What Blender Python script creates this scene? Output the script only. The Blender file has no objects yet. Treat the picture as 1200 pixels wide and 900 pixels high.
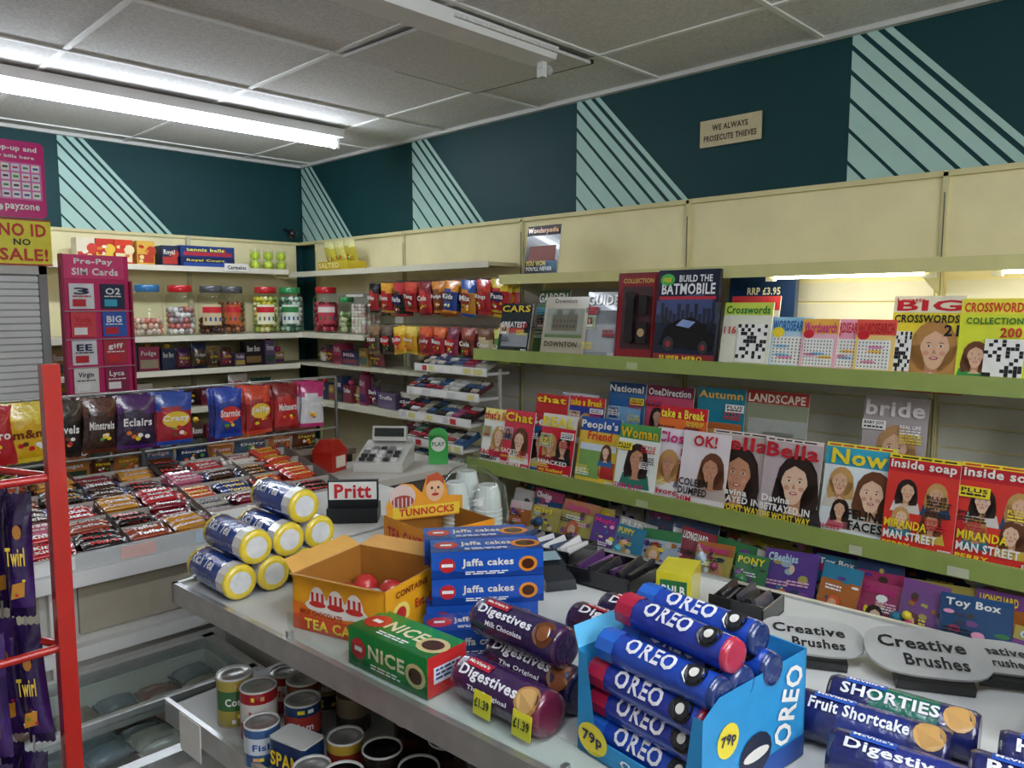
import bpy, math, random
from mathutils import Matrix, Vector
R = random.Random(11)
SC = bpy.context.scene.collection

# ------------------------------------------------------------------ colour
def lin(h):
    if not isinstance(h, str): return h
    o = []
    for i in (0, 2, 4):
        c = int(h[i:i+2], 16) / 255
        o.append(c/12.92 if c <= .04045 else ((c+.055)/1.055)**2.4)
    return (o[0], o[1], o[2], 1)

# ------------------------------------------------------------------ materials
def vmat(name, rough=.5, metal=0., spec=.5, coat=0., noise=.12, nscale=30., bump=0., kind='p', strength=1.):
    m = bpy.data.materials.new(name); m.use_nodes = True
    nt = m.node_tree; nt.nodes.clear()
    out = nt.nodes.new('ShaderNodeOutputMaterial')
    at = nt.nodes.new('ShaderNodeVertexColor'); at.layer_name = 'Col'
    if kind == 'e':
        e = nt.nodes.new('ShaderNodeEmission'); e.inputs[1].default_value = strength
        nt.links.new(at.outputs[0], e.inputs[0]); nt.links.new(e.outputs[0], out.inputs[0]); return m
    if kind == 'g':
        tr = nt.nodes.new('ShaderNodeBsdfTransparent'); gl = nt.nodes.new('ShaderNodeBsdfGlossy')
        gl.inputs['Roughness'].default_value = rough
        fr = nt.nodes.new('ShaderNodeFresnel')
        ge = nt.nodes.new('ShaderNodeNewGeometry'); ma = nt.nodes.new('ShaderNodeMath'); ma.operation = 'MULTIPLY_ADD'
        ma.inputs[1].default_value = 1/1.4-1.4; ma.inputs[2].default_value = 1.4   # thin pane: same reflectance from either side
        nt.links.new(ge.outputs['Backfacing'], ma.inputs[0]); nt.links.new(ma.outputs[0], fr.inputs[0])
        mx = nt.nodes.new('ShaderNodeMixShader')
        nt.links.new(at.outputs[0], tr.inputs[0])
        nt.links.new(fr.outputs[0], mx.inputs[0]); nt.links.new(tr.outputs[0], mx.inputs[1]); nt.links.new(gl.outputs[0], mx.inputs[2])
        nt.links.new(mx.outputs[0], out.inputs[0]); return m
    b = nt.nodes.new('ShaderNodeBsdfPrincipled')
    b.inputs['Roughness'].default_value = rough; b.inputs['Metallic'].default_value = metal
    b.inputs['Specular IOR Level'].default_value = spec; b.inputs['Coat Weight'].default_value = coat
    tc = nt.nodes.new('ShaderNodeTexCoord'); nz = nt.nodes.new('ShaderNodeTexNoise')
    nz.inputs['Scale'].default_value = nscale; nz.inputs['Detail'].default_value = 4
    nt.links.new(tc.outputs['Object'], nz.inputs['Vector'])
    mr = nt.nodes.new('ShaderNodeMapRange'); mr.inputs[1].default_value = .3; mr.inputs[2].default_value = .7
    mr.inputs[3].default_value = 1-noise; mr.inputs[4].default_value = 1.0
    nt.links.new(nz.outputs[0], mr.inputs[0])
    mul = nt.nodes.new('ShaderNodeMix'); mul.data_type = 'RGBA'; mul.blend_type = 'MULTIPLY'; mul.inputs[0].default_value = 1
    nt.links.new(at.outputs[0], mul.inputs[6]); nt.links.new(mr.outputs[0], mul.inputs[7])
    nt.links.new(mul.outputs[2], b.inputs['Base Color'])
    if bump:
        bp = nt.nodes.new('ShaderNodeBump'); bp.inputs['Strength'].default_value = bump; bp.inputs['Distance'].default_value = .004
        nt.links.new(nz.outputs[0], bp.inputs['Height']); nt.links.new(bp.outputs[0], b.inputs['Normal'])
    nt.links.new(b.outputs[0], out.inputs[0]); return m

PAPER, GLOSS, METAL, GLASS, EMIT, FOIL, TILE, WALL, EMIT2 = range(9)
MATS = [vmat('printed_paper', .45, spec=.4, noise=.1),
        vmat('glossy_plastic', .2, spec=.5, coat=.25, noise=.08, nscale=12, bump=.12),
        vmat('brushed_metal', .35, metal=.85, noise=.15),
        vmat('clear_glass', .03, kind='g'),
        vmat('lamp_emission', kind='e', strength=56.),
        vmat('foil_wrapper', .24, metal=.0, spec=.7, coat=.6, noise=.15, nscale=60, bump=.6),
        vmat('ceiling_tile', .9, spec=.1, noise=.25, nscale=90, bump=.2),
        vmat('painted_surface', .6, spec=.3, noise=.1, nscale=6),
        vmat('shelf_lamp_emission', kind='e', strength=30.)]

# ------------------------------------------------------------------ text cache
TC = {}
def tmesh(s):
    if s in TC: return TC[s]
    cu = bpy.data.curves.new('txt', 'FONT'); cu.body = s; cu.size = 1; cu.resolution_u = 2; cu.offset = .028; cu.space_character = 1.08
    ob = bpy.data.objects.new('txt', cu); SC.objects.link(ob)
    dg = bpy.context.evaluated_depsgraph_get(); dg.update()
    me = bpy.data.meshes.new_from_object(ob.evaluated_get(dg))
    vs = [v.co.copy() for v in me.vertices]; fs = [tuple(p.vertices) for p in me.polygons]
    bpy.data.objects.remove(ob); bpy.data.curves.remove(cu); bpy.data.meshes.remove(me)
    if not vs: vs = [Vector((0, 0, 0))]
    x0 = min(v.x for v in vs); x1 = max(v.x for v in vs); y0 = min(v.y for v in vs); y1 = max(v.y for v in vs)
    TC[s] = ([((v.x-x0)/max(x1-x0, 1e-6), (v.y-y0)/max(y1-y0, 1e-6)) for v in vs], fs)
    return TC[s]

# ------------------------------------------------------------------ mesh builder
class MB:
    def __init__(s, F=None):
        s.v = []; s.f = []; s.c = []; s.m = []; s.sm = []; s.F = F or Matrix()
    def add(s, pts):
        b = len(s.v)
        for p in pts: s.v.append(tuple(s.F @ Vector(p)))
        return b
    def face(s, idx, col, mat, sm=False):
        s.f.append(idx); s.c.append(lin(col)); s.m.append(mat); s.sm.append(sm)
    def poly(s, pts, col, mat=0, sm=False):
        b = s.add(pts); s.face(tuple(range(b, b+len(pts))), col, mat, sm)
    def rect(s, u0, v0, u1, v1, col, n=0., mat=0):
        s.poly([(u0, v0, n), (u1, v0, n), (u1, v1, n), (u0, v1, n)], col, mat)
    def box(s, x0, y0, z0, x1, y1, z1, col, mat=0):
        b = s.add([(x0,y0,z0),(x1,y0,z0),(x1,y1,z0),(x0,y1,z0),(x0,y0,z1),(x1,y0,z1),(x1,y1,z1),(x0,y1,z1)])
        cs = list(col) if isinstance(col, list) else [col]*6   # bottom, top, -y, +x, +y, -x
        for q, c in zip(((3,2,1,0),(4,5,6,7),(0,1,5,4),(1,2,6,5),(2,3,7,6),(3,0,4,7)), cs):
            s.face(tuple(b+i for i in q), c, mat)
    def ell(s, cx, cy, rx, ry, col, n=0., mat=0, k=14, a0=0, a1=2*math.pi):
        s.poly([(cx+rx*math.cos(a0+(a1-a0)*i/k), cy+ry*math.sin(a0+(a1-a0)*i/k), n) for i in range(k if a1-a0 > 6.2 else k+1)], col, mat)
    def loft(s, rings, col, mat=0, sm=True, cap0=None, cap1=None):
        n = len(rings[0]); bs = [s.add(r) for r in rings]
        for i in range(len(rings)-1):
            for j in range(n):
                k = (j+1) % n
                c = col(i, j) if callable(col) else col
                s.face((bs[i]+j, bs[i]+k, bs[i+1]+k, bs[i+1]+j), c, mat, sm)
        if cap0: s.poly(rings[0][::-1], cap0, mat)
        if cap1: s.poly(rings[-1], cap1, mat)
    def lathe(s, cx, cy, prof, col, mat=0, n=18, cap0=None, cap1=None, sm=True):
        s.loft([[(cx+r*math.cos(2*math.pi*j/n), cy+r*math.sin(2*math.pi*j/n), z) for j in range(n)] for r, z in prof], col, mat, sm, cap0, cap1)
    def cylx(s, cy, cz, prof, col, mat=0, n=18, cap0=None, cap1=None):   # axis along local x, prof [(r,x)]
        s.loft([[(x, cy+r*math.cos(2*math.pi*j/n), cz+r*math.sin(2*math.pi*j/n)) for j in range(n)] for r, x in prof], col, mat, True, cap0, cap1)
    def rod(s, p, q, r, col, mat=METAL, n=8):
        p = Vector(p); q = Vector(q); d = (q-p).normalized()
        a = d.orthogonal().normalized(); b = d.cross(a)
        ring = lambda o: [tuple(o+a*r*math.cos(2*math.pi*j/n)+b*r*math.sin(2*math.pi*j/n)) for j in range(n)]
        s.loft([ring(p), ring(q)], col, mat, True, col, col)
    def ball(s, c, r, col, mat=GLOSS, n=8, m=5):
        s.loft([[(c[0]+r*math.sin(math.pi*i/m)*math.cos(2*math.pi*j/n), c[1]+r*math.sin(math.pi*i/m)*math.sin(2*math.pi*j/n), c[2]-r*math.cos(math.pi*i/m)) for j in range(n)] for i in range(m+1)], col, mat)
    def text(s, t, u, v, w, h, col, n=.001, mat=0, slant=0.):
        vs, fs = tmesh(t)
        b = s.add([(u+x*w+slant*y*h, v+y*h, n) for x, y in vs])
        for f in fs: s.face(tuple(b+i for i in f), col, mat)
    def obj(s, name, parent=None):
        me = bpy.data.meshes.new(name)
        me.from_pydata(s.v, [], s.f)
        ca = me.color_attributes.new('Col', 'FLOAT_COLOR', 'CORNER')
        arr = []
        for f, c in zip(s.f, s.c): arr += list(c)*len(f)
        ca.data.foreach_set('color', arr)
        used = sorted(set(s.m))
        for k in used: me.materials.append(MATS[k])
        mp = {k: i for i, k in enumerate(used)}
        me.polygons.foreach_set('material_index', [mp[k] for k in s.m])
        me.polygons.foreach_set('use_smooth', s.sm)
        me.update()
        ob = bpy.data.objects.new(name, me); SC.objects.link(ob)
        if parent: ob.parent = parent
        return ob

def fr(o, u, v):
    u = Vector(u).normalized(); v = Vector(v); v = (v-u*v.dot(u)).normalized(); n = u.cross(v)
    return Matrix(((u.x, v.x, n.x, o[0]), (u.y, v.y, n.y, o[1]), (u.z, v.z, n.z, o[2]), (0, 0, 0, 1)))
def frR(x, y, z, th=0, roll=0):   # facing -X, origin bottom-left (left = +Y)
    t = math.radians(th); return fr((x, y, z), (0, -1, math.tan(math.radians(roll))), (math.sin(t), 0, math.cos(t)))
def frB(x, y, z, th=0, roll=0):   # facing -Y
    t = math.radians(th); return fr((x, y, z), (1, 0, math.tan(math.radians(roll))), (0, math.sin(t), math.cos(t)))
def rz(x, y, z, deg):
    return Matrix.Translation((x, y, z)) @ Matrix.Rotation(math.radians(deg), 4, 'Z')

# ================================================================== ROOM
XW, YW, ZC = 3.10, 5.30, 2.65
TEAL = '0c3c3f'; MINT = 'aed0c6'
mb = MB(); mb.box(-1.7, -2.7, -.08, 3.2, 5.4, 0, '8d8a84', WALL); mb.obj('floor')
mb = MB(); mb.box(-1.7, -2.7, ZC, 3.2, 5.4, ZC+.08, 'ebeae8', TILE); mb.obj('ceiling')
mb = MB(); mb.box(XW, -2.7, 0, XW+.1, 5.4, ZC, TEAL, WALL); mb.obj('wall_right')
mb = MB(); mb.box(-1.7, YW, 0, XW, YW+.1, ZC, TEAL, WALL); mb.obj('wall_back')
mb = MB(); mb.box(-1.7, -2.7, 0, -1.6, YW, ZC, 'dedad0', WALL); mb.obj('wall_left')
mb = MB(); mb.box(-1.6, -2.7, 0, XW, -2.6, ZC, 'dedad0', WALL); mb.obj('wall_front')
def clip(pts, f):
    out = []
    for i in range(len(pts)):
        a, b = pts[i], pts[(i+1) % len(pts)]; fa, fb = f(a), f(b)
        if fa >= 0: out.append(a)
        if fa*fb < 0:
            t = fa/(fa-fb); out.append((a[0]+(b[0]-a[0])*t, a[1]+(b[1]-a[1])*t))
    return out
def mural(mb, F):
    mb.F = F; H = .58; D = .55; c0 = .13; off = 0
    for w, g in ((.030,.024),(.042,.022),(.055,.02),(.068,.019),(.08,.018),(.09,.017),(.1,.016),(.3,0)):
        hi = c0-off; lo = c0-off-w; off += w+g
        q = [(lo, H), (hi, H), (hi+D, 0), (lo+D, 0)]
        q = clip(q, lambda p: p[0])
        if len(q) > 2: mb.poly([(a, b, 0) for a, b in q][::-1], MINT, WALL)
mb = MB()
for y in (5.285, 3.94, 2.59, 1.22, -.14): mural(mb, frR(XW-.003, y, 2.065))
mb.obj('wall_right_stripe_mural')
mb = MB()
for x in (-1.2, .13, 1.46, ): mural(mb, frB(x, YW-.003, 2.065))
mb.obj('wall_back_stripe_mural')
mb = MB()
for k in range(-4, 4):
    x = 1.04+.8*k
    if -1.6 < x < XW: mb.box(x-.011, -2.6, ZC-.006, x+.011, YW, ZC, 'f4f4f0', WALL)
for k in range(-7, 4):
    y = 2.85+.76*k
    if -2.6 < y < YW: mb.box(-1.6, y-.011, ZC-.008, XW, y+.011, ZC-.001, 'f4f4f0', WALL)
mb.box(XW-.03, -2.6, ZC-.02, XW, YW, ZC, 'd0d0cc', WALL); mb.box(-1.6, YW-.03, ZC-.02, XW, YW, ZC, 'd0d0cc', WALL)
mb.obj('trim_ceiling_grid')
mb = MB(); mb.F = Matrix.Translation((2.24, 2.47, ZC-.022)) @ Matrix.Rotation(math.radians(1.2), 4, 'X')
mb.box(-.375, -.355, -.006, .375, .355, .006, 'e0dfdb', TILE)
mb.box(.376, -.36, -.004, .39, .36, .012, '242422', WALL); mb.box(-.1, .356, -.004, .385, .368, .012, '242422', WALL)  # dark strips stand in for the shade of the gap beside the tile
mb.obj('ceiling_tile')

def fixture(name, x0, x1, y, lit, w=.055):
    mb = MB(); z = ZC-.012
    mb.loft([[(x, y-w, z), (x, y-w*.8, z-.045), (x, y+w*.8, z-.045), (x, y+w, z)] for x in (x0, x1)], 'ececea', WALL, False, 'd8d8d4', 'd8d8d4')
    for x in (x0+.015, x1-.015):
        mb.box(x-.012, y-.016, z-.105, x+.012, y+.016, z-.04, 'e8e8e4', GLOSS)
    if lit:
        mb.cylx(y, z-.082, [(.019, x0+.02), (.019, x1-.02)], 'eaf3ff', EMIT, 12)
    else:
        mb.ball((x1+.03, y, z-.07), .018, 'b8b8b4'); mb.cylx(y, z-.06, [(.014, x1-.03), (.014, x1+.03)], 'c0c0bc', GLOSS, 10)
    mb.obj(name)
fixture('fluorescent_tube_light', .15, 2.62, 4.04, True, .075)
fixture('fluorescent_tube_light', -1.2, 2.42, 2.20, False, .08)
fixture('fluorescent_tube_light', -.6, 1.3, .1, True)  # unseen lit tube added overhead as fill for the foreground
fixture('fluorescent_tube_light', -.2, 1.6, -1.5, True)  # another unseen lit tube added behind the camera for fill

mb = MB(frR(XW-.012, 1.87, 2.30)); mb.box(0, 0, -.008, .29, .115, 0, 'c9bb96', PAPER)
mb.text('WE ALWAYS', .06, .066, .17, .026, '3a3424', .001); mb.text('PROSECUTE THIEVES', .02, .022, .25, .026, '3a3424', .001)
mb.obj('warning_sign')
mb = MB(); mb.ball((2.95, 5.18, 2.13), .035, '15181c'); mb.rod((2.95, 5.29, 2.17), (2.95, 5.18, 2.14), .012, '202428', GLOSS); mb.obj('security_camera')

# ================================================================== RIGHT WALL SHELVING
CREAM = 'ece2b2'; LIME = '98a95c'
mb = MB()
seams = [-1.2, -.19, .85, 1.89, 2.92, 3.96, 5.0]
for a, b in zip(seams[:-1], seams[1:]):
    mb.box(3.045, a+.002, .3, 3.06, b-.002, 2.07, CREAM, WALL)
    for z in (1.46, 1.54, 1.62, .94, 1.02, 1.1, 1.18, 1.26):
        mb.box(3.036, a+.02, z, 3.045, b-.02, z+.072, 'd8d6c8', WALL)
for s_ in seams:
    mb.box(3.03, s_-.008, 0, 3.08, s_+.008, 2.07, 'd8d0a0', WALL)
    mb.box(3.028, s_-.002, .3, 3.0302, s_+.002, 2.0, '6c6a58', WALL)
mb.box(3.03, -1.2, 2.055, 3.095, 5.25, 2.075, 'd8cf9c', WALL)
def shelf(x0, z, ya, yb, lip, lz0, lz1, top='c9c7aa', th=.018):
    mb.box(x0, ya, z-th, 3.03, yb, z, ['e6e3c4', top, top, top, top, top], WALL)
    mb.box(x0-.012, ya, z+lz0, x0, yb, z+lz1, lip, GLOSS)
shelf(2.74, 1.745, -1.2, 2.78, 'd4cf90', -.035, .012, 'e5dc9e')
shelf(2.67, 1.37, -1.2, 2.9, LIME, -.04, .018)
shelf(2.51, .835, -1.2, 2.78, LIME, -.035, .028)
shelf(2.36, .555, -1.2, 2.6, '6b7548', -.035, .02, '77756a')
y = 2.6
while y > -1:
    for x0, z in ((2.6575, 1.337), (2.4975, .803)):
        if R.random() < .35: mb.box(x0-.001, y-R.uniform(.04, .07), z, x0, y, z+.028, R.choice(['c8ccb0', 'dcdcb0', 'b8c090']), PAPER)
    y -= R.uniform(.12, .4)
mb.box(2.64, -1.2, .835, 3.03, 2.7, .985, 'b8b69e', WALL)
mb.box(2.42, -1.2, .0, 3.03, 5.2, .10, '3a3a38', WALL)
mb.box(2.46, -1.2, .1, 3.03, 2.6, .53, '6a685e', WALL)
for y in (-.19, .85, 1.89, 2.76):
    for x0, z in ((2.76, 1.727), (2.7, 1.352), (2.54, .817)):
        mb.poly([(x0, y, z), (3.04, y, z), (3.04, y, z-.09)], 'c5c2a4', WALL); mb.poly([(3.04, y+.003, z-.09), (3.04, y+.003, z), (x0, y+.003, z)], 'c5c2a4', WALL)
mb.box(2.82, 2.95, 1.815, 3.03, 5.2, 1.835, 'cfc8a0', WALL); mb.box(2.81, 2.95, 1.805, 2.82, 5.0, 1.84, 'dcd8c0', WALL)
mb.box(2.74, 3.98, 1.40, 3.03, 5.2, 1.42, 'c8c4aa', WALL); mb.box(2.73, 3.98, 1.39, 2.74, 4.75, 1.425, 'dcd8c0', WALL)
mb.box(2.74, 3.42, .95, 3.03, 5.0, .97, 'c8c4aa', WALL); mb.box(2.73, 3.42, .94, 2.74, 4.75, .975, 'dcd8c0', WALL)
mb.box(2.74, 3.42, 1.20, 3.03, 5.0, 1.215, 'c8c4aa', WALL)
mb.obj('magazine_shelving_unit')
for ya, yb in ((.82, 1.34), (-.6, .6)):
    mb = MB(fr((2.765, 0, 1.712), (0, 1, 0), (1, 0, 0)))
    mb.cylx(0, 0, [(.011, ya), (.011, yb)], 'fff8e0', EMIT2, 10)
    mb.box(ya-.03, -.014, -.004, ya, .014, .018, 'e8e6dc'); mb.box(yb, -.014, -.004, yb+.03, .014, .018, 'e8e6dc')
    mb.obj('shelf_tube_lamp')

# ================================================================== BACK WALL SHELVING
mb = MB()
for a, b in ((-.7, .3), (.3, 1.3), (1.3, 2.2), (2.2, 3.02)):
    mb.box(a+.004, 5.25, .3, b-.004, 5.27, 2.07, CREAM, WALL)
    mb.box(a-.012, 5.22, 0, a+.012, 5.28, 2.07, 'c8c2a0', WALL)
mb.box(-.7, 5.24, 2.055, 3.025, 5.295, 2.075, 'd8cf9c', WALL)
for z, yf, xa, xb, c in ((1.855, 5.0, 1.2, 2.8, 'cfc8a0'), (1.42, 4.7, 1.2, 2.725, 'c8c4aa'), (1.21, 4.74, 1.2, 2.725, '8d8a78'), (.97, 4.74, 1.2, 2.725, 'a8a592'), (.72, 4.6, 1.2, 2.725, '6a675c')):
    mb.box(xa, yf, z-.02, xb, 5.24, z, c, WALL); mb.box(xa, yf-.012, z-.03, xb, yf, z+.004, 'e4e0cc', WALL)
mb.box(1.2, 4.62, 0, 2.40, 5.24, .68, '3a332c', WALL)
mb.F = frB(2.33, 4.985, 1.835); mb.rect(0, 0, .17, .05, 'f2efe6', .004); mb.text('Carmelos', .02, .012, .13, .025, '222222', .006)
mb.obj('confectionery_shelving_unit')

# ================================================================== MAGAZINES
SK = ['e0b493', 'd9a988', 'c98f6d', 'e8c2a4']
def person(mb, cx, cy, s, hair, top, n=.0012, skin=None):
    skin = skin or R.choice(SK)
    mb.poly([(cx-s*.62, cy-s*.95, n), (cx+s*.62, cy-s*.95, n), (cx+s*.5, cy-s*.5, n), (cx+s*.18, cy-s*.36, n), (cx-s*.18, cy-s*.36, n), (cx-s*.5, cy-s*.5, n)], top)
    t = R.uniform(-.06, .06)*s
    mb.ell(cx, cy-.02*s, s*.43, s*.54, hair, n+.0006)
    mb.poly([(cx-s*.43, cy, n+.0006), (cx-s*.48, cy-s*.35, n+.0006), (cx-s*.42, cy-s*.66, n+.0006), (cx-s*.2, cy-s*.58, n+.0006), (cx+s*.22, cy-s*.62, n+.0006), (cx+s*.44, cy-s*.58, n+.0006), (cx+s*.47, cy-s*.3, n+.0006), (cx+s*.43, cy, n+.0006)], hair)
    mb.poly([(cx-s*.12, cy-s*.62, n+.0012), (cx+s*.12, cy-s*.62, n+.0012), (cx+s*.12, cy-s*.2, n+.0012), (cx-s*.12, cy-s*.2, n+.0012)], 'c08a68')
    mb.poly([(cx-s*.22, cy-s*.68, n+.0014), (cx+s*.22, cy-s*.68, n+.0014), (cx, cy-s*.52, n+.0014)], skin)
    fx = cx+t
    P = [(fx+s*.27*math.cos(a), cy-.06*s+s*(.36 if math.sin(a) > 0 else .42)*math.sin(a)*(1), n+.0018) for a in [2*math.pi*i/18 for i in range(18)]]
    P = [(fx+(x-fx)*(1 if y > cy-.2*s else .78), y, z) for x, y, z in P]
    mb.poly(P, skin)
    for d in (-1, 1):
        mb.ell(fx+d*s*.15, cy-.15*s, s*.06, s*.05, 'd49880', n+.0020, k=8)
        mb.ell(fx+d*s*.11, cy-.01*s, s*.048, s*.022, 'f0e8e0', n+.0022, k=8); mb.ell(fx+d*s*.11, cy-.008*s, s*.026, s*.022, '2a1c18', n+.0026, k=6)
        mb.poly([(fx+d*s*.05, cy+.05*s, n+.0024), (fx+d*s*.12, cy+.075*s, n+.0024), (fx+d*s*.18, cy+.045*s, n+.0024), (fx+d*s*.12, cy+.055*s, n+.0024)], '4a3020')
    mb.poly([(fx-.01*s, cy-.05*s, n+.0024), (fx-.035*s, cy-.16*s, n+.0024), (fx+.035*s, cy-.16*s, n+.0024)], 'bd8766')
    mb.ell(fx, cy-.25*s, s*.085, s*.035, 'b03540', n+.0024, k=8); mb.ell(fx, cy-.247*s, s*.055, s*.013, 'f4ece8', n+.0028, k=8)
    mb.poly([(fx-s*.28, cy-s*.02, n+.003), (cx-s*.36, cy+s*.25, n+.003), (cx-s*.15, cy+s*.47, n+.003), (cx+s*.2, cy+s*.46, n+.003), (cx+s*.37, cy+s*.2, n+.003), (fx+s*.28, cy-s*.02, n+.003), (fx+s*.2, cy+s*.2, n+.003), (fx-s*.02, cy+s*.3, n+.003), (fx-s*.2, cy+s*.17, n+.003)], hair)
def lines(mb, u, v, w, k, h, col, n=.0012):
    for i in range(k):
        x = u
        while x < u+w*.92:
            l = R.uniform(.1, .3)*w; l = min(l, u+w-x); mb.rect(x, v-i*h*1.5, x+l, v-i*h*1.5+h*.8, col, n); x += l+w*.04
WORDS = ['EXCLUSIVE', 'WIN £500', 'REAL LIFE', 'DIET', 'SHOCK', 'FREE!', 'PLUS', 'SECRETS', 'BABY JOY', 'STYLE', 'HOLIDAYS', 'RECIPES', 'PUZZLES']
def mag(name, F, w, h, bg, title, tc, bar=None, people=(), heads=(), strip=None, blocks=(), tfrac=.17, tw=.92, fill=True, th=.004):
    mb = MB(F)
    mb.box(0, 0, -th, w, h, 0, ['ece8e0', 'ece8e0', 'ece8e0', 'ece8e0', 'ece8e0', bg], PAPER)
    mb.rect(0, 0, w, h, bg, .0003, GLOSS)
    ty = h*(.97-tfrac)
    for (a, b, c, d, col) in blocks: mb.rect(a*w, b*h, c*w, d*h, col, .0007)
    if strip: mb.rect(0, h*.955, w, h, strip, .0008)
    if bar: mb.rect(0, ty-h*.015, w, h*.955 if strip else h, bar, .0008)
    for (cx, cy, s, hair, top) in people: person(mb, cx*w, cy*h, s*w, hair, top)
    if title: mb.text(title, w*(1-tw)/2, ty, w*tw, h*tfrac*(.85 if strip else .9), tc, .0075, GLOSS)
    for (t, u, v, a, b, col) in heads: mb.text(t, u*w, v*h, a*w, b*h, col, .0118, GLOSS)
    if strip: lines(mb, w*.04, h*.968, w*.9, 1, h*.02, R.choice([BLK, RED]), .0015)
    if fill:
        if R.random() < .7:   # inset photograph with its own portrait
            u, v = w*R.choice((.02, .68)), h*R.uniform(.36, .5)
            mb.rect(u-.002, v-.002, u+w*.3+.002, v+h*.2+.002, WHT, .0044); mb.rect(u, v, u+w*.3, v+h*.2, R.choice(['6a90b0', 'b08a9a', '9aa880', 'c8a070']), .0048)
            person(mb, u+w*.15, v+h*.125, w*.15, R.choice(['2a1a14', 'c79a5a', '6a3d22']), R.choice([RED, BLU, BLK, WHT]), .0054)
        if R.random() < .7:
            u, v = w*R.choice((.0, .62)), h*R.uniform(.6, .68); mb.rect(u, v, u+w*.38, v+h*.11, R.choice([YEL, MAG, RED, WHT, CYN]), .0088); mb.text(R.choice(WORDS), u+w*.03, v+h*.05, w*.32, h*.045, R.choice([BLK, BLK, BLU]), .0092); lines(mb, u+w*.03, v+h*.02, w*.3, 1, h*.025, BLK, .0092)
        for k in range(3):
            u, v, c = w*R.choice((.03, .6)), h*R.uniform(.12, .70), R.choice(('ffffff', '222222', 'f4e04d', 'd02030'))
            mb.text(R.choice(WORDS), u, v, w*R.uniform(.25, .36), h*.042, c, .0096); lines(mb, u, v-h*.03, w*.34, 2, h*.02, c, .0096)
        mb.rect(w*.82, h*.01, w*.99, h*.07, 'f4f4f4', .0122)
        for k in range(6): mb.rect(w*(.835+.025*k), h*.015, w*(.845+.025*k), h*.065, '202020', .0126)
    return mb.obj(name)
YEL, RED, WHT, BLK, MAG, CYN, BLU = 'f2d92e', 'c8202c', 'f4f2ee', '15151a', 'd2307f', '3fb2d0', '22489a'
BR, BL, BD = '2a1a14', 'c79a5a', '6a3d22'
LN = 11
def s3(y, k=0, x=2.548, z=.842): return frR(x-.018*k, y, z, LN)
mag('magazine', s3(2.74), .19, .265, WHT, "that's life", RED, bar='f6e88c', people=[(.6,.5,.55,BL,'c04060')], heads=[('FACELESS', .05,.16,.8,.08,RED), ('WOMAN', .05,.06,.6,.08,BLK)])
mag('magazine', s3(2.58, 1), .19, .275, 'd63b52', 'Chat', YEL, people=[(.6,.5,.6,BD,WHT)], heads=[('SACKED', .05,.25,.6,.08,WHT), ('now marrying', .05,.16,.8,.06,YEL), ('murdered', .05,.06,.7,.07,WHT)])
mag('magazine', s3(2.44), .2, .27, '2c6aa8', 'Best', WHT, bar='c22a3a', people=[(.45,.5,.6,BR,'e0d8d0')], heads=[('my killer secret', .05,.1,.85,.08,YEL)])
mag('magazine', s3(2.34, 1), .2, .28, 'd02536', 'REAL', YEL, bar='e8e4dc', people=[(.7,.52,.45,BR,BLK),(.3,.52,.45,BL,'8a2030')], heads=[('HIJACKED', .05,.17,.85,.09,WHT), ('my husband', .1,.06,.7,.07,YEL)])
mag('magazine', s3(2.13), .215, .285, 'e9c644', "People's", WHT, bar='1e55a4', blocks=[(.05,.08,.6,.5,'7fa858'),(.62,.1,.95,.35,'b03a2a'),(.05,.5,.95,.6,'d8e4ef')], heads=[('Friend', .25,.66,.6,.13,'e6302c')], people=[(.72,.5,.3,BD,'2c6aa8')])
mag('magazine', s3(1.905, 1), .2, .28, 'eef2ea', 'Woman', 'e2b41c', bar='4d9a4f', people=[(.5,.5,.62,BR,'2e7a68')], heads=[('SLIM & FIT', .05,.06,.7,.07,MAG)])
mag('magazine', s3(1.735), .2, .28, 'f1e6ee', 'Closer', MAG, people=[(.35,.5,.55,BL,'f0f0f0'),(.75,.45,.4,BD,'6a4d8a')], heads=[('divorce', .05,.07,.7,.08,RED)])
mag('magazine', s3(1.60, 1), .2, .285, 'e9dfe2', 'OK!', RED, people=[(.68,.52,.6,BD,'c2b0a8')], heads=[('COLEEN', .04,.26,.62,.1,BLK), ('DUMPED', .04,.14,.62,.1,BLK), ('HIM', .04,.04,.3,.08,RED)], tw=.5, fill=False)
mag('magazine', s3(1.485), .24, .30, 'c4b4ae', 'Bella', 'c01a2c', people=[(.5,.5,.78,BR,'3a3034')], heads=[('Davina', .2,.22,.5,.08,WHT), ('BETRAYED IN', .04,.13,.88,.08,WHT), ('THE WORST WAY', .04,.03,.9,.08,YEL)], tfrac=.2, strip='e8d8d0', fill=False)
mag('magazine', s3(1.262, 1), .205, .30, 'bfaeb0', 'Bella', 'c01a2c', people=[(.62,.52,.85,BR,'30282c')], heads=[('Davina', .06,.24,.5,.08,WHT), ('BETRAYED IN', .04,.14,.88,.08,WHT), ('THE WORST WAY', .04,.04,.9,.08,YEL)], tfrac=.2, strip='e8d8d0', fill=False)
mag('magazine', s3(1.052), .225, .305, 'e6eef0', 'Now', 'f0d92c', bar='37a8c8', people=[(.27,.58,.42,BL,'d7d0c0'),(.75,.5,.62,BD,'e2e2dc'),(.3,.28,.3,BR,'c06070')], heads=[('FELINE', .42,.2,.52,.1,BLK), ('FACES', .45,.08,.48,.1,BLK), ('NOSES', .04,.05,.3,.05,RED)], strip='e8e04a', tfrac=.2, tw=.8, fill=False)
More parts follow.
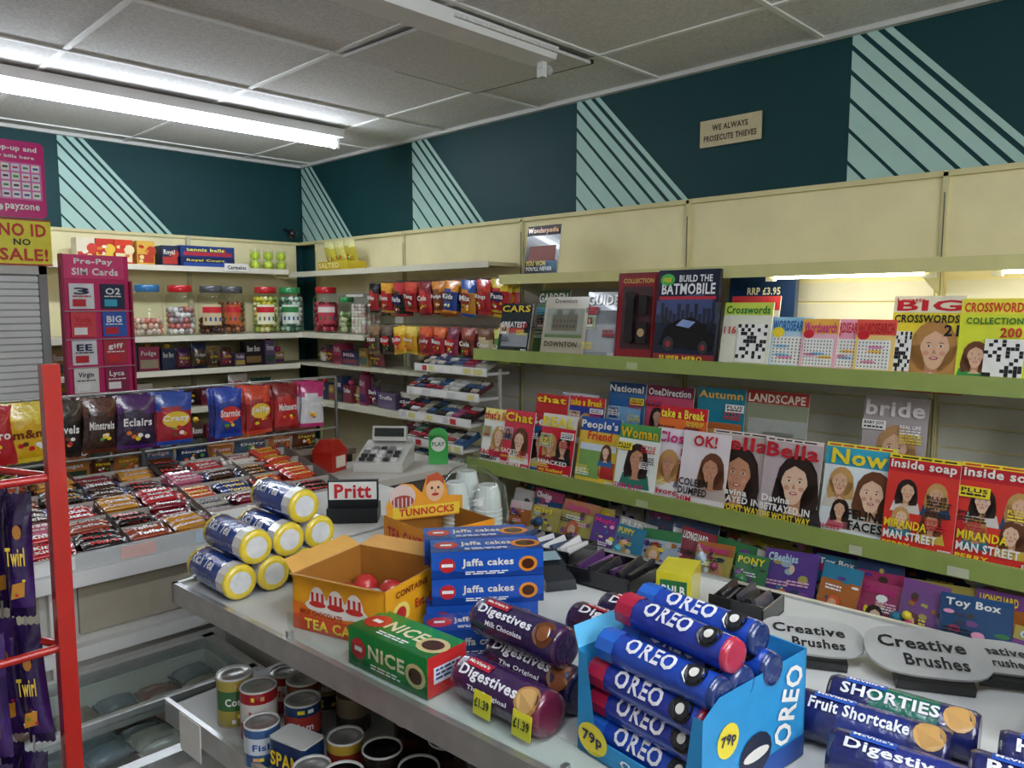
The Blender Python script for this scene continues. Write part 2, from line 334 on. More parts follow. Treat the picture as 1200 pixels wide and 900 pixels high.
for yy, k in ((.842, 1), (.64, 0), (.43, 1), (.22, 0)):
    mag('magazine', s3(yy, k), .205 if yy > .8 else .22, .295, 'd8352c', 'inside soap', 'f4f0e8', bar='c01f2a', people=[(.3,.62,.35,BR,'d8d0c8'),(.72,.62,.35,BL,'304a70'),(.68,.34,.34,BD,'d0b040'),(.25,.34,.3,BL,'3a7a8a')], heads=[('MIRANDA', .04,.22,.6,.09,YEL), ('MAN STREET', .04,.1,.75,.09,WHT), ('PERRY', .04,.02,.4,.05,YEL)], strip='f0d92c', tfrac=.14)
def s3m(y, x=2.66, z=.99): return frR(x, y, z, 8)
mag('magazine', s3m(2.48), .2, .2, 'c02a30', 'that', YEL, fill=False)
mag('magazine', s3m(2.27), .2, .205, '2b3f9a', 'take a Break', YEL, bar=RED, people=[(.5,.4,.5,BL,WHT)])
mag('magazine', s3m(1.78), .22, .205, 'e9732e', 'take a Break', 'fff04a', bar='d01f2c', people=[(.7,.4,.5,BD,WHT)], heads=[('PUZZLES', .05,.1,.5,.12,WHT)], tfrac=.2)
def s3b(y, z=.99, x=2.78): return frR(x, y, z, 7)
mag('magazine', s3b(2.42), .22, .20, 'd7d4da', 'Spirit & Destiny', 'a03a86', people=[(.5,.4,.5,BL,'9a70b0')], tfrac=.14)
mag('magazine', s3b(2.14), .2, .27, '2d66a0', 'National', WHT, blocks=[(.1,.1,.9,.6,'7fb0d8')], bar='204878', tfrac=.13)
mag('magazine', s3b(1.93), .23, .27, 'c5456a', 'OneDirection', WHT, people=[(.25,.5,.35,BR,'334455'),(.6,.55,.35,BD,'556677'),(.85,.45,.3,BR,'223344')], tfrac=.13, bar='7a2040')
mag('magazine', s3b(1.68), .215, .28, '1f7f96', 'Autumn', 'f2c25a', blocks=[(.05,.1,.95,.5,'b7632c'),(.2,.15,.7,.4,'e0a85a')], tfrac=.12)
mag('magazine', s3b(1.46), .25, .285, '8a8f74', 'LANDSCAPE', 'f4ead8', bar='b23a2c', blocks=[(0,0,1,.4,'7b7f52'),(.05,.4,1,.62,'a5a8a0'),(.3,.12,.8,.45,'c8c2b4')], tfrac=.13, fill=False)
mag('magazine', s3b(1.01), .21, .30, 'b2a8a8', 'bride', 'f0e8ea', people=[(.55,.42,.72,'b98d5e','e9e4e0')], tfrac=.2)
mag('magazine', s3b(.50), .21, .29, '9aa4b0', 'wedding', 'f0e8ea', people=[(.5,.42,.7,BD,'e9e4e0')], tfrac=.16)
def s2(y, k=0, x=2.70, z=1.374, th=11): return frR(x-.009*k, y, z, th)
mag('magazine', s2(2.77), .21, .245, '14151a', 'CARS', 'e8c62c', blocks=[(.1,.12,.95,.4,'8a8d94'),(.2,.4,.8,.5,'c02c28')], heads=[('GREATEST', .08,.5,.8,.12,WHT)], tfrac=.15)
mag('magazine', s2(2.62, x=2.80), .2, .31, '557a4a', 'GARDEN', WHT, fill=True)
mag('brochure', s2(2.47, 1), .26, .275, 'b8ae98', 'Downton', '5a4a2c', blocks=[(.06,.35,.94,.8,'8f9484'),(.2,.42,.8,.7,'b49f74'),(.3,.7,.42,.78,'b49f74'),(.58,.7,.7,.78,'b49f74'),(.06,.3,.94,.36,'5f7a3e')]+[(.23+.08*i,.47+.09*j,.27+.08*i,.52+.09*j,'5a4c34') for i in range(7) for j in range(2)], heads=[('DOWNTON', .12,.14,.76,.09,'4c3c20')], tfrac=.08, tw=.5, fill=False)
mag('magazine', s2(2.225), .19, .295, '8e9298', 'GUIDE', 'e2e2de', blocks=[(.08,.08,.92,.5,'a9adb0'),(.08,.52,.92,.72,'777b80')])
mb = MB(s2(2.03, 0, 2.69, 1.374, 5)); W, H = .205, .37
mb.box(0, 0, -.045, W, H, 0, '7a1018', GLOSS); mb.box(.012, .012, 0, W-.012, H-.012, .003, '8c1620', GLOSS)
mb.rect(.03, .045, .185, .31, '3a1014', .004)
mb.loft([[(.06, y_, .004), (.10, y_, .004), (.10, y_, .02), (.06, y_, .02)] for y_ in (.08, .27)], '1c1618', GLOSS, False, '1c1618', '1c1618')
mb.ell(.08, .27, .026, .02, '201a1c', .021, GLOSS); mb.ell(.08, .09, .026, .02, '201a1c', .021, GLOSS)
mb.box(.12, .07, .004, .17, .16, .02, '241c1c', GLOSS); mb.ell(.145, .115, .018, .018, 'b89a70', .021); mb.box(.125, .19, .004, .165, .27, .02, '1c1618', GLOSS)
mb.text('COLLECTION', .03, .325, .155, .02, 'd9b45a', .005)
mb.obj('boxed_phone_set')
mb = MB(s2(1.815, 1, 2.68, 1.374, 6)); W, H = .28, .375
mb.box(0, 0, -.03, W, H, 0, '1d2030', GLOSS); mb.rect(0, 0, W, H, '20263c', .001, GLOSS)
mb.poly([(0, .16, .0015), (W, .16, .0015), (W, .24, .0015), (.2, .28, .0015), (0, .25, .0015)], '3c4a78')
for k in range(14): mb.rect(.002+.0195*k, .16, .002+.0195*k+.016, .16+R.uniform(.03, .09), '161c34', .0018)
mb.poly([(.02, .07, .003), (.27, .05, .003), (.275, .11, .003), (.235, .15, .003), (.17, .185, .003), (.10, .17, .003), (.05, .14, .003)], '0a0a10', GLOSS)
mb.poly([(.10, .15, .004), (.16, .14, .004), (.19, .165, .004), (.13, .175, .004)], '8fa6d8', GLOSS)
mb.poly([(.05, .14, .0032), (.02, .2, .0032), (.07, .165, .0032)], '0a0a10'); mb.poly([(.24, .15, .0032), (.278, .2, .0032), (.25, .12, .0032)], '0a0a10')
mb.ell(.07, .075, .027, .03, '2c2c34', .005); mb.ell(.07, .075, .012, .014, 'a03028', .006); mb.ell(.23, .065, .022, .027, '2c2c34', .005); mb.ell(.23, .065, .01, .012, 'a03028', .006)
mb.text('BUILD THE', .1, .325, .15, .028, 'e8e8ea', .003); mb.text('BATMOBILE', .02, .275, .245, .045, 'f2f2f4', .003)
mb.rect(.01, .255, .27, .268, 'c02838', .002); mb.ell(.045, .335, .035, .025, '3fae4a', .003); mb.text('FREE', .025, .325, .04, .018, YEL, .005)
mb.rect(.0, 0, W, .035, '8a1c2c', .002); mb.text('SUPER HERO', .03, .008, .2, .02, YEL, .004)
mb.obj('partwork_model_magazine')
def grid(mb, u, v, w, h, k, m, n=.006):
    mb.rect(u, v, u+w, v+h, WHT, n)
    for i in range(k):
        for j in range(m):
            if R.random() < .4: mb.rect(u+i*w/k, v+j*h/m, u+(i+1)*w/k*.99, v+(j+1)*h/m*.99, BLK, n+.0006)
def puzzle(F, w, h, bg, title, tc, bar, g=(.1,.1,.6,.4), people=(), heads=(), tfrac=.15, ws=False):
    mb = MB(F); mb.box(0, 0, -.005, w, h, 0, ['e8e4d8']*5+[bg]); mb.rect(0, 0, w, h, bg, .0004)
    if bar: mb.rect(0, h*(.95-tfrac), w, h, bar, .001)
    for q in people: person(mb, q[0]*w, q[1]*h, q[2]*w, q[3], q[4])
    mb.text(title, .05*w, h*(.97-tfrac), .9*w, h*tfrac*.85, tc, .003)
    if ws:
        mb.rect(w*.08, h*.08, w*.9, h*.62, WHT, .002)
        for i in range(9):
            for j in range(8): mb.rect(w*(.11+.088*i), h*(.11+.063*j), w*(.14+.088*i), h*(.14+.063*j), '55555a', .003)
        for k in range(3): mb.ell(w*R.uniform(.3, .7), h*R.uniform(.2, .5), w*.2, h*.03, R.choice(['e890b0', 'f0c050', '90c8e8']), .0025)
        mb.ell(w*.2, h*.7, w*.15, w*.12, R.choice([YEL, RED, MAG]), .004)
    elif g: grid(mb, g[0]*w, g[1]*h, g[2]*w, g[3]*h, 9, 10)
    for (t, u, v, a, b, col) in heads: mb.text(t, u*w, v*h, a*w, b*h, col, .0075)
    mb.obj('puzzle_magazine')
mb = MB(frR(2.88, 1.60, 1.376, 4)); mb.box(0, 0, -.03, .28, .35, 0, '1b3358', GLOSS); mb.text('RRP £3.95', .08, .27, .14, .03, 'e8e4c0', .002); mb.text('SECOND', .05, .2, .15, .03, 'c8a860', .002); mb.obj('hardback_book')
puzzle(s2(1.52, 0, 2.73), .2, .27, 'd9d4c4', 'Puzzle', RED, 'c83a3a')
puzzle(s2(1.525, 1), .2, .245, 'e9ead8', 'Crosswords', '1c7a3c', 'c9dd54', (.35,.06,.6,.6), heads=[('116', .06,.5,.25,.12,RED)])
puzzle(s2(1.33), .16, .19, 'bfdcec', 'WORDSEARCH', '1a5fa8', '8fc3dd', tfrac=.24, ws=True)
puzzle(s2(1.205, 1), .13, .185, 'f2b8c8', 'Wordsearch', MAG, 'f0b44c', tfrac=.24, ws=True)
puzzle(s2(1.115), .13, .185, 'f0a4bc', 'WORDSEARCH', RED, 'f2a8c0', tfrac=.24, ws=True)
puzzle(s2(1.015, 1), .13, .185, 'f4d080', 'WORDSEARCH', 'c01f2c', 'e85a4a', tfrac=.24, ws=True)
puzzle(s2(.905), .215, .265, 'f4dc3a', 'BIG', 'c8202c', 'f0e8d0', (.02,.05,.3,.5), [(.62,.38,.75,'b8854a','d0503c')], [('CROSSWORDS', .04,.66,.9,.1,BLK), ('Lovatts', .05,.92,.4,.05,RED), ('21', .75,.5,.2,.14,BLK)], tfrac=.16)
puzzle(s2(.70, 1), .19, .255, 'dde63a', 'CROSSWORDS', 'd2401c', 'f0e44c', (.4,.05,.55,.45), [(.28,.3,.45,BD,'2f9a4a')], [('COLLECTION', .1,.68,.8,.08,'1c6a30'), ('200', .6,.52,.3,.12,RED)], tfrac=.14)
puzzle(s2(.50, 0), .19, .245, 'e8a83a', 'CROSSWORDS', WHT, '2c7a4a', (.4,.05,.55,.45), [(.28,.3,.45,BL,'2f6a9a')])
puzzle(s2(.30, 1), .19, .245, 'd8d8e0', 'SUDOKU', RED, None, (.2,.1,.6,.5))
mag('magazine', frR(2.80, 2.68, 1.747, 8), .22, .25, '171a20', 'Wonderpedia', 'f2a03a', bar='2c1a18', blocks=[(.1,.3,.9,.6,'8a3a22'),(.55,.1,.95,.3,'3a6a8a')], heads=[('YOU WON', .08,.2,.6,.1,YEL), ("YOU'LL NEVER", .08,.1,.8,.08,WHT)], tfrac=.15, fill=False)
# --- tier 4 kids magazines (one massed object)
mb = MB()
kc = ['a23a62', '5a3a8a', '2c7a9a', 'a8632c', '3a7a4a', '8a2a38', '7a4a8a', 'b0a050', '1f4a7a', 'a8b8c8', '304060', '6a2c4a', 'c8c0b8', '4a3a34']
for row, (x, z, lean) in enumerate(((2.62, .62, 12), (2.50, .575, 14), (2.40, .56, 24))):
    y = 2.55-.06*row
    while y > -.9:
        w = R.uniform(.12, .2); h = R.uniform(.16, .23)*(1 if row else 1.05)
        mb.F = frR(x+R.uniform(-.015, .015), y, z, lean+R.uniform(-4, 4), R.uniform(-5, 5)); c = R.choice(kc)
        mb.box(0, 0, -.004, w, h, 0, c, GLOSS)
        if R.random() < .5: mb.rect(0, h*.78, w, h, R.choice(kc), .001, GLOSS)
        for k in range(16): mb.ell(w*R.uniform(.12, .88), h*R.uniform(.08, .82), w*R.uniform(.03, .12), w*R.uniform(.03, .09), R.choice(kc+[YEL, WHT, 'f0a0c0', 'e8c8a8', 'd05a2c']), .0014+.0002*k, GLOSS, k=9)
        for k in range(3): lines(mb, w*R.uniform(.05, .5), h*R.uniform(.1, .7), w*.4, 2, h*.03, R.choice([WHT, YEL, BLK, 'f4b8d0']), .0048)
        if R.random() < .8: mb.text(R.choice(['LIONGUARD', 'Disney', 'PONY', 'Princess', 'PUPPY', 'FUN', 'CBeebies', 'sparkle', 'Girl', 'Magic', 'Toy Box']), .08*w, h*.81, w*R.uniform(.5, .84), h*.13, R.choice([WHT, YEL, 'f4b8d0', 'c8e0f0', MAG]), .0052, GLOSS)
        if R.random() < .55: person(mb, w*R.uniform(.3, .7), h*.45, w*.4, R.choice([BL, BR, BD, 'd05a2c']), R.choice(kc), .0052)
        if R.random() < .7:   # bagged free gifts
            for q in range(R.choice((1, 2, 3))):
                mb.ball((w*R.uniform(.2, .8), h*R.uniform(.2, .6), .014), R.uniform(.012, .024), R.choice(kc+[MAG, YEL, CYN]), GLOSS, 8, 5)
            mb.box(w*.15, h*.08, .006, w*.55, h*.3, .022, R.choice(kc+[WHT, MAG]), GLOSS)
            rr = [(-.004, -.002, .006), (w*.5, -.004, .036), (w+.004, 0, .006), (w+.002, h*.5, .03), (w, h*.92, .004), (w*.5, h*.9, .02), (0, h*.92, .004), (-.002, h*.5, .03)]
            ctr = (w*.5, h*.45, .045)
            for q in range(8): mb.poly([rr[q], rr[(q+1) % 8], ctr], 'f8fcfc', GLASS)
        y -= w*R.uniform(.7, 1.05)
mb.obj('childrens_magazines')

# ================================================================== SWEET BAGS
def bag(mb, w, h, T, col, band=None, band2=None, text=None, tc=WHT, badge=None, crk=.0022):
    nu, nv = 9, 12
    sl = R.uniform(-.006, .006)
    P = []
    for j in range(nv+1):
        v = j/nv; row = []
        for i in range(nu+1):
            u = i/nu; a = abs(2*u-1); b = abs(2*v-1)
            z = T*max(0, 1-a**2.2)**.65*max(0, 1-(b/.88)**3)**.6 if b < .88 else 0
            x = w*(u-.5)*(1-.05*math.sin(math.pi*v)+.02*math.sin(v*9))+sl*(1-v)
            row.append((x, h*(v-1)+(0.002 if (i % 2) else -0.001)*(b > .99), z+(R.uniform(-crk, crk) if b < .88 and 0 < i < nu else R.uniform(-.001, .001))))
        P.append(row)
    for sgn in (1, -1):
        b0 = mb.add([(x, y, z*.5 if sgn > 0 else -z*.35-.0006) for r in P for x, y, z in r])
        for j in range(nv):
            for i in range(nu):
                v = (j+.5)/nv; u = (i+.5)/nu
                c = col
                if band and v > .68+.06*math.sin(u*4): c = band
                if band2 and v < .3: c = band2
                if j == 0 or j == nv-1: c = band or col
                q = (b0+j*(nu+1)+i, b0+j*(nu+1)+i+1, b0+(j+1)*(nu+1)+i+1, b0+(j+1)*(nu+1)+i)
                mb.face(q if sgn > 0 else q[::-1], c, FOIL, True)
    if badge: mb.ell(0, -h*.5, w*.38, h*.16, badge, T*.5+.0025, GLOSS)
    if text: mb.text(text, -w*.36, -h*.56, w*.72, h*.15, tc, T*.5+.004, GLOSS)
    for k in range(6):
        mb.ell(w*R.uniform(-.25, .25), -h*R.uniform(.65, .8), w*.07, w*.06, R.choice([RED, YEL, 'e87a2c', '5aa03a', WHT, '6a3a1c']), T*.5+.0015+.0003*k, GLOSS, k=8)

mb = MB()
mb.rod((.25, 3.12, 1.27), (1.98, 3.12, 1.27), .006, 'b8b8b4'); mb.rod((.25, 3.12, 1.03), (1.98, 3.12, 1.03), .005, 'b8b8b4')
for x in (.25, 1.1, 1.98): mb.rod((x, 3.12, .93), (x, 3.12, 1.27), .008, '888884')
xs = [(.60,'c01f2c',RED,'Aero'), (.70,'e8b820','f4d83c','m&m'), (.82,'1c1a1c','3a2c24','Revels'), (.935,'3a2018','5a2a18','Minstrels'), (1.06,'2c1640','54266e','Eclairs'), (1.20,'b01f30','2c50b0','Crazy'), (1.42,'1c3c9a','2c50c0','Starmix'), (1.545,'a81c24','e04a30','Jelly'), (1.675,'c01a22','8a1218','Maltesers'), (1.81,'e0dfe4','c8307a','Popcorn')]
for x, c, b, t in xs:
    mb.rod((x, 3.12, 1.27), (x, 3.0, 1.275), .003, 'c0c0bc'); ww = .115+.025*(t in ('Crazy', 'Eclairs', 'm&m'))
    for k in range(3):
        mb.F = frB(x-.01, 3.10-.038*k, 1.262+.004*R.random(), R.uniform(-3, 3), R.uniform(-5, 5)); bag(mb, ww, .20, .036, c, b, None, t if k == 2 else None, WHT if t != 'm&m' else '7a3010', badge=(None if k < 2 else {'Crazy': 'f0c840', 'Starmix': 'd83a30', 'Jelly': 'f0c840'}.get(t)))
        mb.F = Matrix()
mb.obj('hanging_sweet_bag_rack')

mb = MB()
row1 = [('a01a24','1c1418','Wine'),('b81f28','e0a030','Gums'),('1c1a1c','c02c30','Haribo'),('b01c28','d8442c','Tang'),('c02430','8a1820','Cola'),('7a3a1c','e08a2c','Fudge'),('2448a0','f0a030','Kids'),('d8902c','2858b0','Mix'),('b81c24','d83c2c','Rings'),('c42028','f0d030','Pasta')]
for i, (c, b, t) in enumerate(row1):
    y = 3.90-.122*i
    mb.F = Matrix(); mb.rod((3.03, y, 1.745), (2.74, y, 1.75), .003, 'b8b8b4')
    for k in range(3): mb.F = frR(2.84-.04*k, y+R.uniform(-.008, .008), 1.738, R.uniform(-8, 4), R.uniform(-8, 8)); bag(mb, R.uniform(.1, .125), R.uniform(.17, .2), .045, c, b, None, t if k == 2 else None, badge=R.choice([None, None, 'e8b040', '1c1c50', '8a1018']), crk=.003)
row2 = [('5a4a3a','8a6a4a','Nuts'),('3a3430','6a5a50','Bar'),('e0a01c','f0c83c','Toffee'),('d8a020','f0d060','Honey'),('a8202c','e0582c','Jelly'),('b82030','e87038','Beans'),('9a2a4c','7a1838','Sour'),('7a2a1c','a03a24','Cola'),('d8c8a0','7a4a2c','Cream'),('5a9a3c','e0e070','Lime')]
for i, (c, b, t) in enumerate(row2):
    y = 3.90-.122*i
    mb.F = Matrix(); mb.rod((3.03, y, 1.49), (2.74, y, 1.495), .003, 'b8b8b4')
    for k in range(3): mb.F = frR(2.84-.04*k, y+R.uniform(-.008, .008), 1.483, R.uniform(-8, 4), R.uniform(-8, 8)); bag(mb, R.uniform(.1, .12), R.uniform(.15, .19), .042, c, b, None, t if k == 2 else None, badge=R.choice([None, None, 'c8302c', '6a2c1c']), crk=.003)
mb.obj('hanging_sweet_bags')

# ================================================================== SWEET JARS
def jar(x, y, z, lid, cols, label=None, fill=.75, glass='f8faf8', H=.31, r=.088):
    e = bpy.data.objects.new('sweet_jar', None); SC.objects.link(e)
    mb = MB(); mb.F = Matrix.Translation((x, y, z))
    k = 11; rr = .0195; lev = int(fill*(H-.06)/(rr*1.7))
    for l in range(lev):
        for j in range(k+2):
            a = 2*math.pi*(j+.5*(l % 2))/(k+2)+R.uniform(-.1, .1); q = r-.004-rr
            mb.ball((q*math.cos(a), q*math.sin(a), rr+.008+l*rr*1.7+R.uniform(-.003, .003)), rr, R.choice(cols), GLOSS, 7, 4)
    mb.lathe(0, 0, [(r*.6, .01), (r*.62, lev*rr*1.7)], cols[0], GLOSS, 10, cap1=cols[0])
    mb.obj('sweets', e)
    mb = MB(); mb.F = Matrix.Translation((x, y, z))
    mb.lathe(0, 0, [(r*.85, .0), (r*.98, .008), (r, .03), (r, H*.72), (r*.9, H*.8), (r*.72, H*.85), (r*.7, H*.88)], glass, GLASS, 22, cap0=glass)
    mb.obj('glass_body', e)
    mb = MB(); mb.F = Matrix.Translation((x, y, z))
    mb.lathe(0, 0, [(r*.78, H*.86), (r*.8, H*.87), (r*.8, H*.985), (r*.74, H)], lid, GLOSS, 22, cap0=lid, cap1=lid)
    if label:
        a0 = math.atan2(-y, -x)-.65; n = 8
        pr = [[((r+.002)*math.cos(a0+1.3*i/n), (r+.002)*math.sin(a0+1.3*i/n), zz) for i in range(n+1)] for zz in (H*.2, H*.62)]
        for i in range(n):
            mb.poly([pr[0][i], pr[0][i+1], pr[1][i+1], pr[1][i]], label, PAPER, True)
            mb.poly([((r+.003)*math.cos(a0+1.3*t/n), (r+.003)*math.sin(a0+1.3*t/n), zz) for t, zz in ((i, H*.45), (i+1, H*.45), (i+1, H*.57), (i, H*.57))], {'b83a4a': 'e8d8d0'}.get(label, RED if lid != '2f8a4a' else '2c7a3c'), PAPER)
            if i % 2: mb.poly([((r+.003)*math.cos(a0+1.3*t/n), (r+.003)*math.sin(a0+1.3*t/n), zz) for t, zz in ((i, H*.28), (i+.8, H*.28), (i+.8, H*.36), (i, H*.36))], R.choice([BLU, '6a4a2c', '2c7a3c']), PAPER)
    mb.obj('lid_and_label', e)
jar(1.77, 4.83, 1.42, '2c6a98', ['d8a890', 'e8cdb8', 'd07a6a', 'c8b8a8'], fill=.4)
jar(1.965, 4.83, 1.42, 'b81c24', ['e8e6e4', 'd8d4d0', 'c8706a', '9a8a8a'], fill=.7)
jar(2.165, 4.83, 1.42, '4a4c50', ['5a2c1c', '7a4428', '3a1c14'], fill=.45, label='c8b890')
jar(2.345, 4.93, 1.42, '4a4c50', ['9a5a3a', 'b8744a', '7a4a34'], fill=.85, label='c05a2c')
jar(2.535, 4.83, 1.42, 'b81c24', ['d8c83c', 'b8c850', 'e8e0a0', '7a8a3c'], fill=.95, label='e8e4c0')
jar(2.735, 4.86, 1.42, '2f8a4a', ['5a8a6a', 'b8d8c0', 'e8e8e0', '3a6a5a'], fill=.95, label='dfe8d8')
jar(2.86, 4.60, 1.42, 'b81c24', ['8a1c2c', 'b02c3c', '5a141c', 'c84c5c'], fill=.9, label='b83a4a')
jar(2.88, 4.38, 1.42, '2f8a4a', ['6a8a4a', 'c8c8a0'], fill=.8, H=.24, r=.06)
mb = MB(); mb.F = rz(2.87, 4.15, 1.42, 0); mb.box(-.08, -.09, 0, .08, .09, .24, 'f4f8f4', GLASS)
for j in range(9):
    for i in range(4):
        for q in range(4):
            if i == 0 or q == 0 or j == 8: mb.ball((-.055+.035*i, -.06+.038*q, .02+.02*j), .02, R.choice(['e8e0d0', 'f4f0e8', 'd8b0b0', 'e0d8c8']), GLOSS, 6, 3)
mb.box(-.085, -.095, .24, .085, .095, .255, 'd8d8d0', GLOSS); mb.obj('plastic_tub')

# ================================================================== BACK WALL STOCK
def carton(mb, x, y, z, w, d, h, c, t=None, tc=WHT, c2=None, mat=PAPER):
    mb.F = Matrix(); mb.box(x, y, z, x+w, y+d, z+h, c, mat)
    mb.F = frB(x, y, z)
    if c2: mb.rect(w*.05, h*.1, w*.95, h*.45, c2, .001); mb.ell(w*.8, h*.6, h*.2, h*.2, c2, .0015)
    if t: mb.text(t, w*.1, h*.5, w*.7, h*.3, tc, .003)
    mb.F = Matrix()
mb = MB()
for x, c, c2 in ((1.46, 'e8dcc0', 'd0402c'), (1.56, 'c8301c', 'e8c040'), (1.67, 'd83c1c', 'f0e0b0'), (1.80, 'e0b040', 'b83a20')):
    carton(mb, x, 5.04, 1.856, .105, .1, .15, c, None, WHT, c2)
    mb.F = frB(x, 5.04, 1.856)
    for k in range(6): mb.ell(R.uniform(.02, .085), R.uniform(.02, .12), .014, .01, R.choice(['f0d890', 'd8802c', 'f0e8d8', 'c8301c']), .002+.0003*k, k=8)
mb.obj('snack_cartons')
mb = MB()
carton(mb, 1.95, 5.04, 1.856, .10, .12, .13, '1c2c4a', 'Royal', 'e8e4d0', 'b8342c')
carton(mb, 2.06, 5.02, 1.856, .36, .14, .065, '16265a', 'Royal Court', 'e8d44c', '28489a')
carton(mb, 2.06, 5.02, 1.922, .36, .14, .07, '1a3a7a', 'tennis balls', 'f0e45a', 'b02c3c')
mb.obj('tennis_ball_cartons')
mb = MB()
for x in (2.62, 2.72, 2.82):
    for q in range(2): mb.ball((x, 5.12, 1.89+.066*q), .033, 'c8dc3c', PAPER, 10, 6)
    mb.lathe(x, 5.12, [(.036, 1.857), (.036, 2.0)], 'f8fcf8', GLASS, 14)
mb.obj('tennis_balls')
mb = MB()
mb.box(2.85, 4.32, 1.84, 3.0, 4.68, 1.90, 'c8b02c', PAPER)
for y, c in ((4.62, 'd8cc4c'), (4.50, 'e0d870'), (4.38, 'd0c040')):
    mb.F = frR(2.90, y, 2.04, -15); bag(mb, .13, .15, .05, c, 'e8e4a0', None, None)
mb.F = frR(2.84, 4.68, 1.84); mb.text('SALTED', .03, .015, .25, .035, 'f4e8a0', .002)
mb.obj('yellow_snack_box')

def clutter(name, x0, x1, y, z, hmax, pal, depth=.14, along='x'):
    mb = MB(); x = x0
    names = ['Dairy', 'Heroes', 'Roses', 'Mint', 'Truffle', 'Fudge', 'Milk', 'Nougat', 'Toffee', 'Gift', 'Dark', 'Bon Bon']
    while x < x1-.05:
        w = R.uniform(.07, .2); h = R.uniform(.45, 1)*hmax; c = R.choice(pal)
        w = min(w, x1-x-.005)
        if R.random() < .6:
            d = R.uniform(.06, depth)
            mb.F = frB(x, y+R.uniform(0, .03), z) if along == 'x' else frR(y, x+w, z)
            mb.box(0, 0, -d, w-.006, h, 0, c, GLOSS)
            mb.rect(w*.06, h*.1, w*.88, h*R.uniform(.3, .5), R.choice(pal+[WHT, 'd8b860']), .001, GLOSS)
            mb.text(R.choice(names), w*.1, h*.58, w*.7, h*.25, R.choice([WHT, 'e8c860', 'f0d0e0']), .003, GLOSS)
            if R.random() < .35:
                mb.ball((w*.5, h+.015, -.03), .022, R.choice(['c02c6a', 'c82c30', 'd8b040']), FOIL, 8, 4)
        else:
            hh = max(h, .1)
            mb.F = frB(x+w/2, y+.05, z+hh) if along == 'x' else frR(y+.03, x+w/2, z+hh)
            bag(mb, w*.95, hh, .045, c, R.choice(pal), None, R.choice(names), R.choice([WHT, YEL]))
        x += w+.004
    mb.obj(name)
dark = ['4a2c5e', '342a2c', '7a2c3c', '2c3a5a', '8a3a5a', '5a4030', '9a7a4a', 'b04060', '38584a', '6a5a7a', 'c0b49a', 'd8d0c0']
clutter('chocolate_boxes', 1.24, 2.7, 4.80, 1.211, .17, dark)
clutter('chocolate_gift_boxes', 1.24, 2.7, 4.82, .971, .19, dark)
clutter('confectionery_packets', 1.24, 2.7, 4.68, .721, .2, dark+['b83a2c', 'c8a83c'])
clutter('snack_packets', 3.45, 4.7, 2.80, .971, .2, dark, along='y')
clutter('confectionery_boxes', 3.95, 4.7, 2.84, 1.216, .15, dark, along='y')

# ================================================================== TOBACCO GANTRY + SIGNS + SIM STAND
mb = MB()
mb.box(-1.2, 3.64, 0, .93, 4.05, 1.77, 'b9bab8', WALL)
for k in range(26):
    z = 1.0+.028*k; mb.box(-1.1, 3.628, z, .90, 3.64, z+.022, 'dcdedc', WALL)
mb.box(-1.2, 3.61, .95, -1.12, 3.65, 1.77, '8a8c8a', WALL); mb.box(.9, 3.61, .95, .93, 3.65, 1.77, '8a8c8a', WALL); mb.box(-1.2, 3.61, 1.73, .93, 3.65, 1.77, 'c8c8c4', WALL)
mb.obj('tobacco_cabinet')
mb = MB(frB(.745, 3.60, 1.765)); W, H = .205, .185
mb.box(0, 0, -.008, W, H, 0, 'ece03a', PAPER); mb.rect(.0, 0, W, .006, 'b82c20', .001); mb.rect(0, H-.006, W, H, 'b82c20', .001)
mb.text('NO ID', .022, .115, .165, .052, 'c8301c', .002); mb.text('NO', .07, .080, .06, .026, '1c1a18', .002); mb.text('SALE!', .02, .018, .17, .05, 'c8301c', .002)
mb.obj('no_id_no_sale_sign')
mb = MB(frB(.735, 3.60, 1.955)); W, H = .205, .30
c = .02; pts = []
for cx, cy, a in ((W-c, H-c, 0), (c, H-c, 90), (c, c, 180), (W-c, c, 270)):
    for k in range(5): t = math.radians(a+22.5*k); pts.append((cx+c*math.cos(t), cy+c*math.sin(t)))
mb.loft([[(x, y, -.006) for x, y in pts], [(x, y, 0) for x, y in pts]], 'd0207a', GLOSS, False, 'd0207a', 'd0207a')
mb.text('Top-up and', .02, .255, .16, .026, WHT, .001); mb.text('pay bills here', .02, .228, .15, .016, WHT, .001)
mb.rect(.012, .07, W-.012, .215, 'e070b0', .001)
for i in range(5):
    for j in range(4):
        mb.rect(.018+i*.035, .076+j*.035, .046+i*.035, .104+j*.035, R.choice([WHT, 'f0e8f0', 'e0f0d8', 'dfe8f4']), .002); mb.rect(.023+i*.035, .086+j*.035, .041+i*.035, .094+j*.035, R.choice([RED, BLU, '3a8a4a', BLK]), .003)
mb.text('payzone', .06, .022, .12, .03, WHT, .002); mb.ell(.04, .036, .013, .013, WHT, .002)
mb.obj('payment_poster')
mb = MB(frB(.965, 3.56, 1.0)); W, H = .265, .815
mb.box(0, 0, -.012, W, H, 0, 'd02468', PAPER); mb.box(-.004, 0, -.014, .004, H, .03, 'a01848'); mb.box(W-.004, 0, -.014, W+.004, H*.87, .03, 'a01848')
mb.box(0, H-.1, 0, W-.02, H, .006, 'e0407a'); mb.text('Pre-Pay', .05, H-.045, .15, .03, WHT, .008); mb.text('SIM Cards', .04, H-.085, .18, .03, WHT, .008)
cc = [['e8e8ea', '1c2c4a'], ['d8404c', '2c5fba'], ['e8e8ec', 'b02c3c'], ['e8e6e0', '8a1c4a'], ['d0d4da', '2c2c34'], ['e2e2e4', '3a6ab0']]
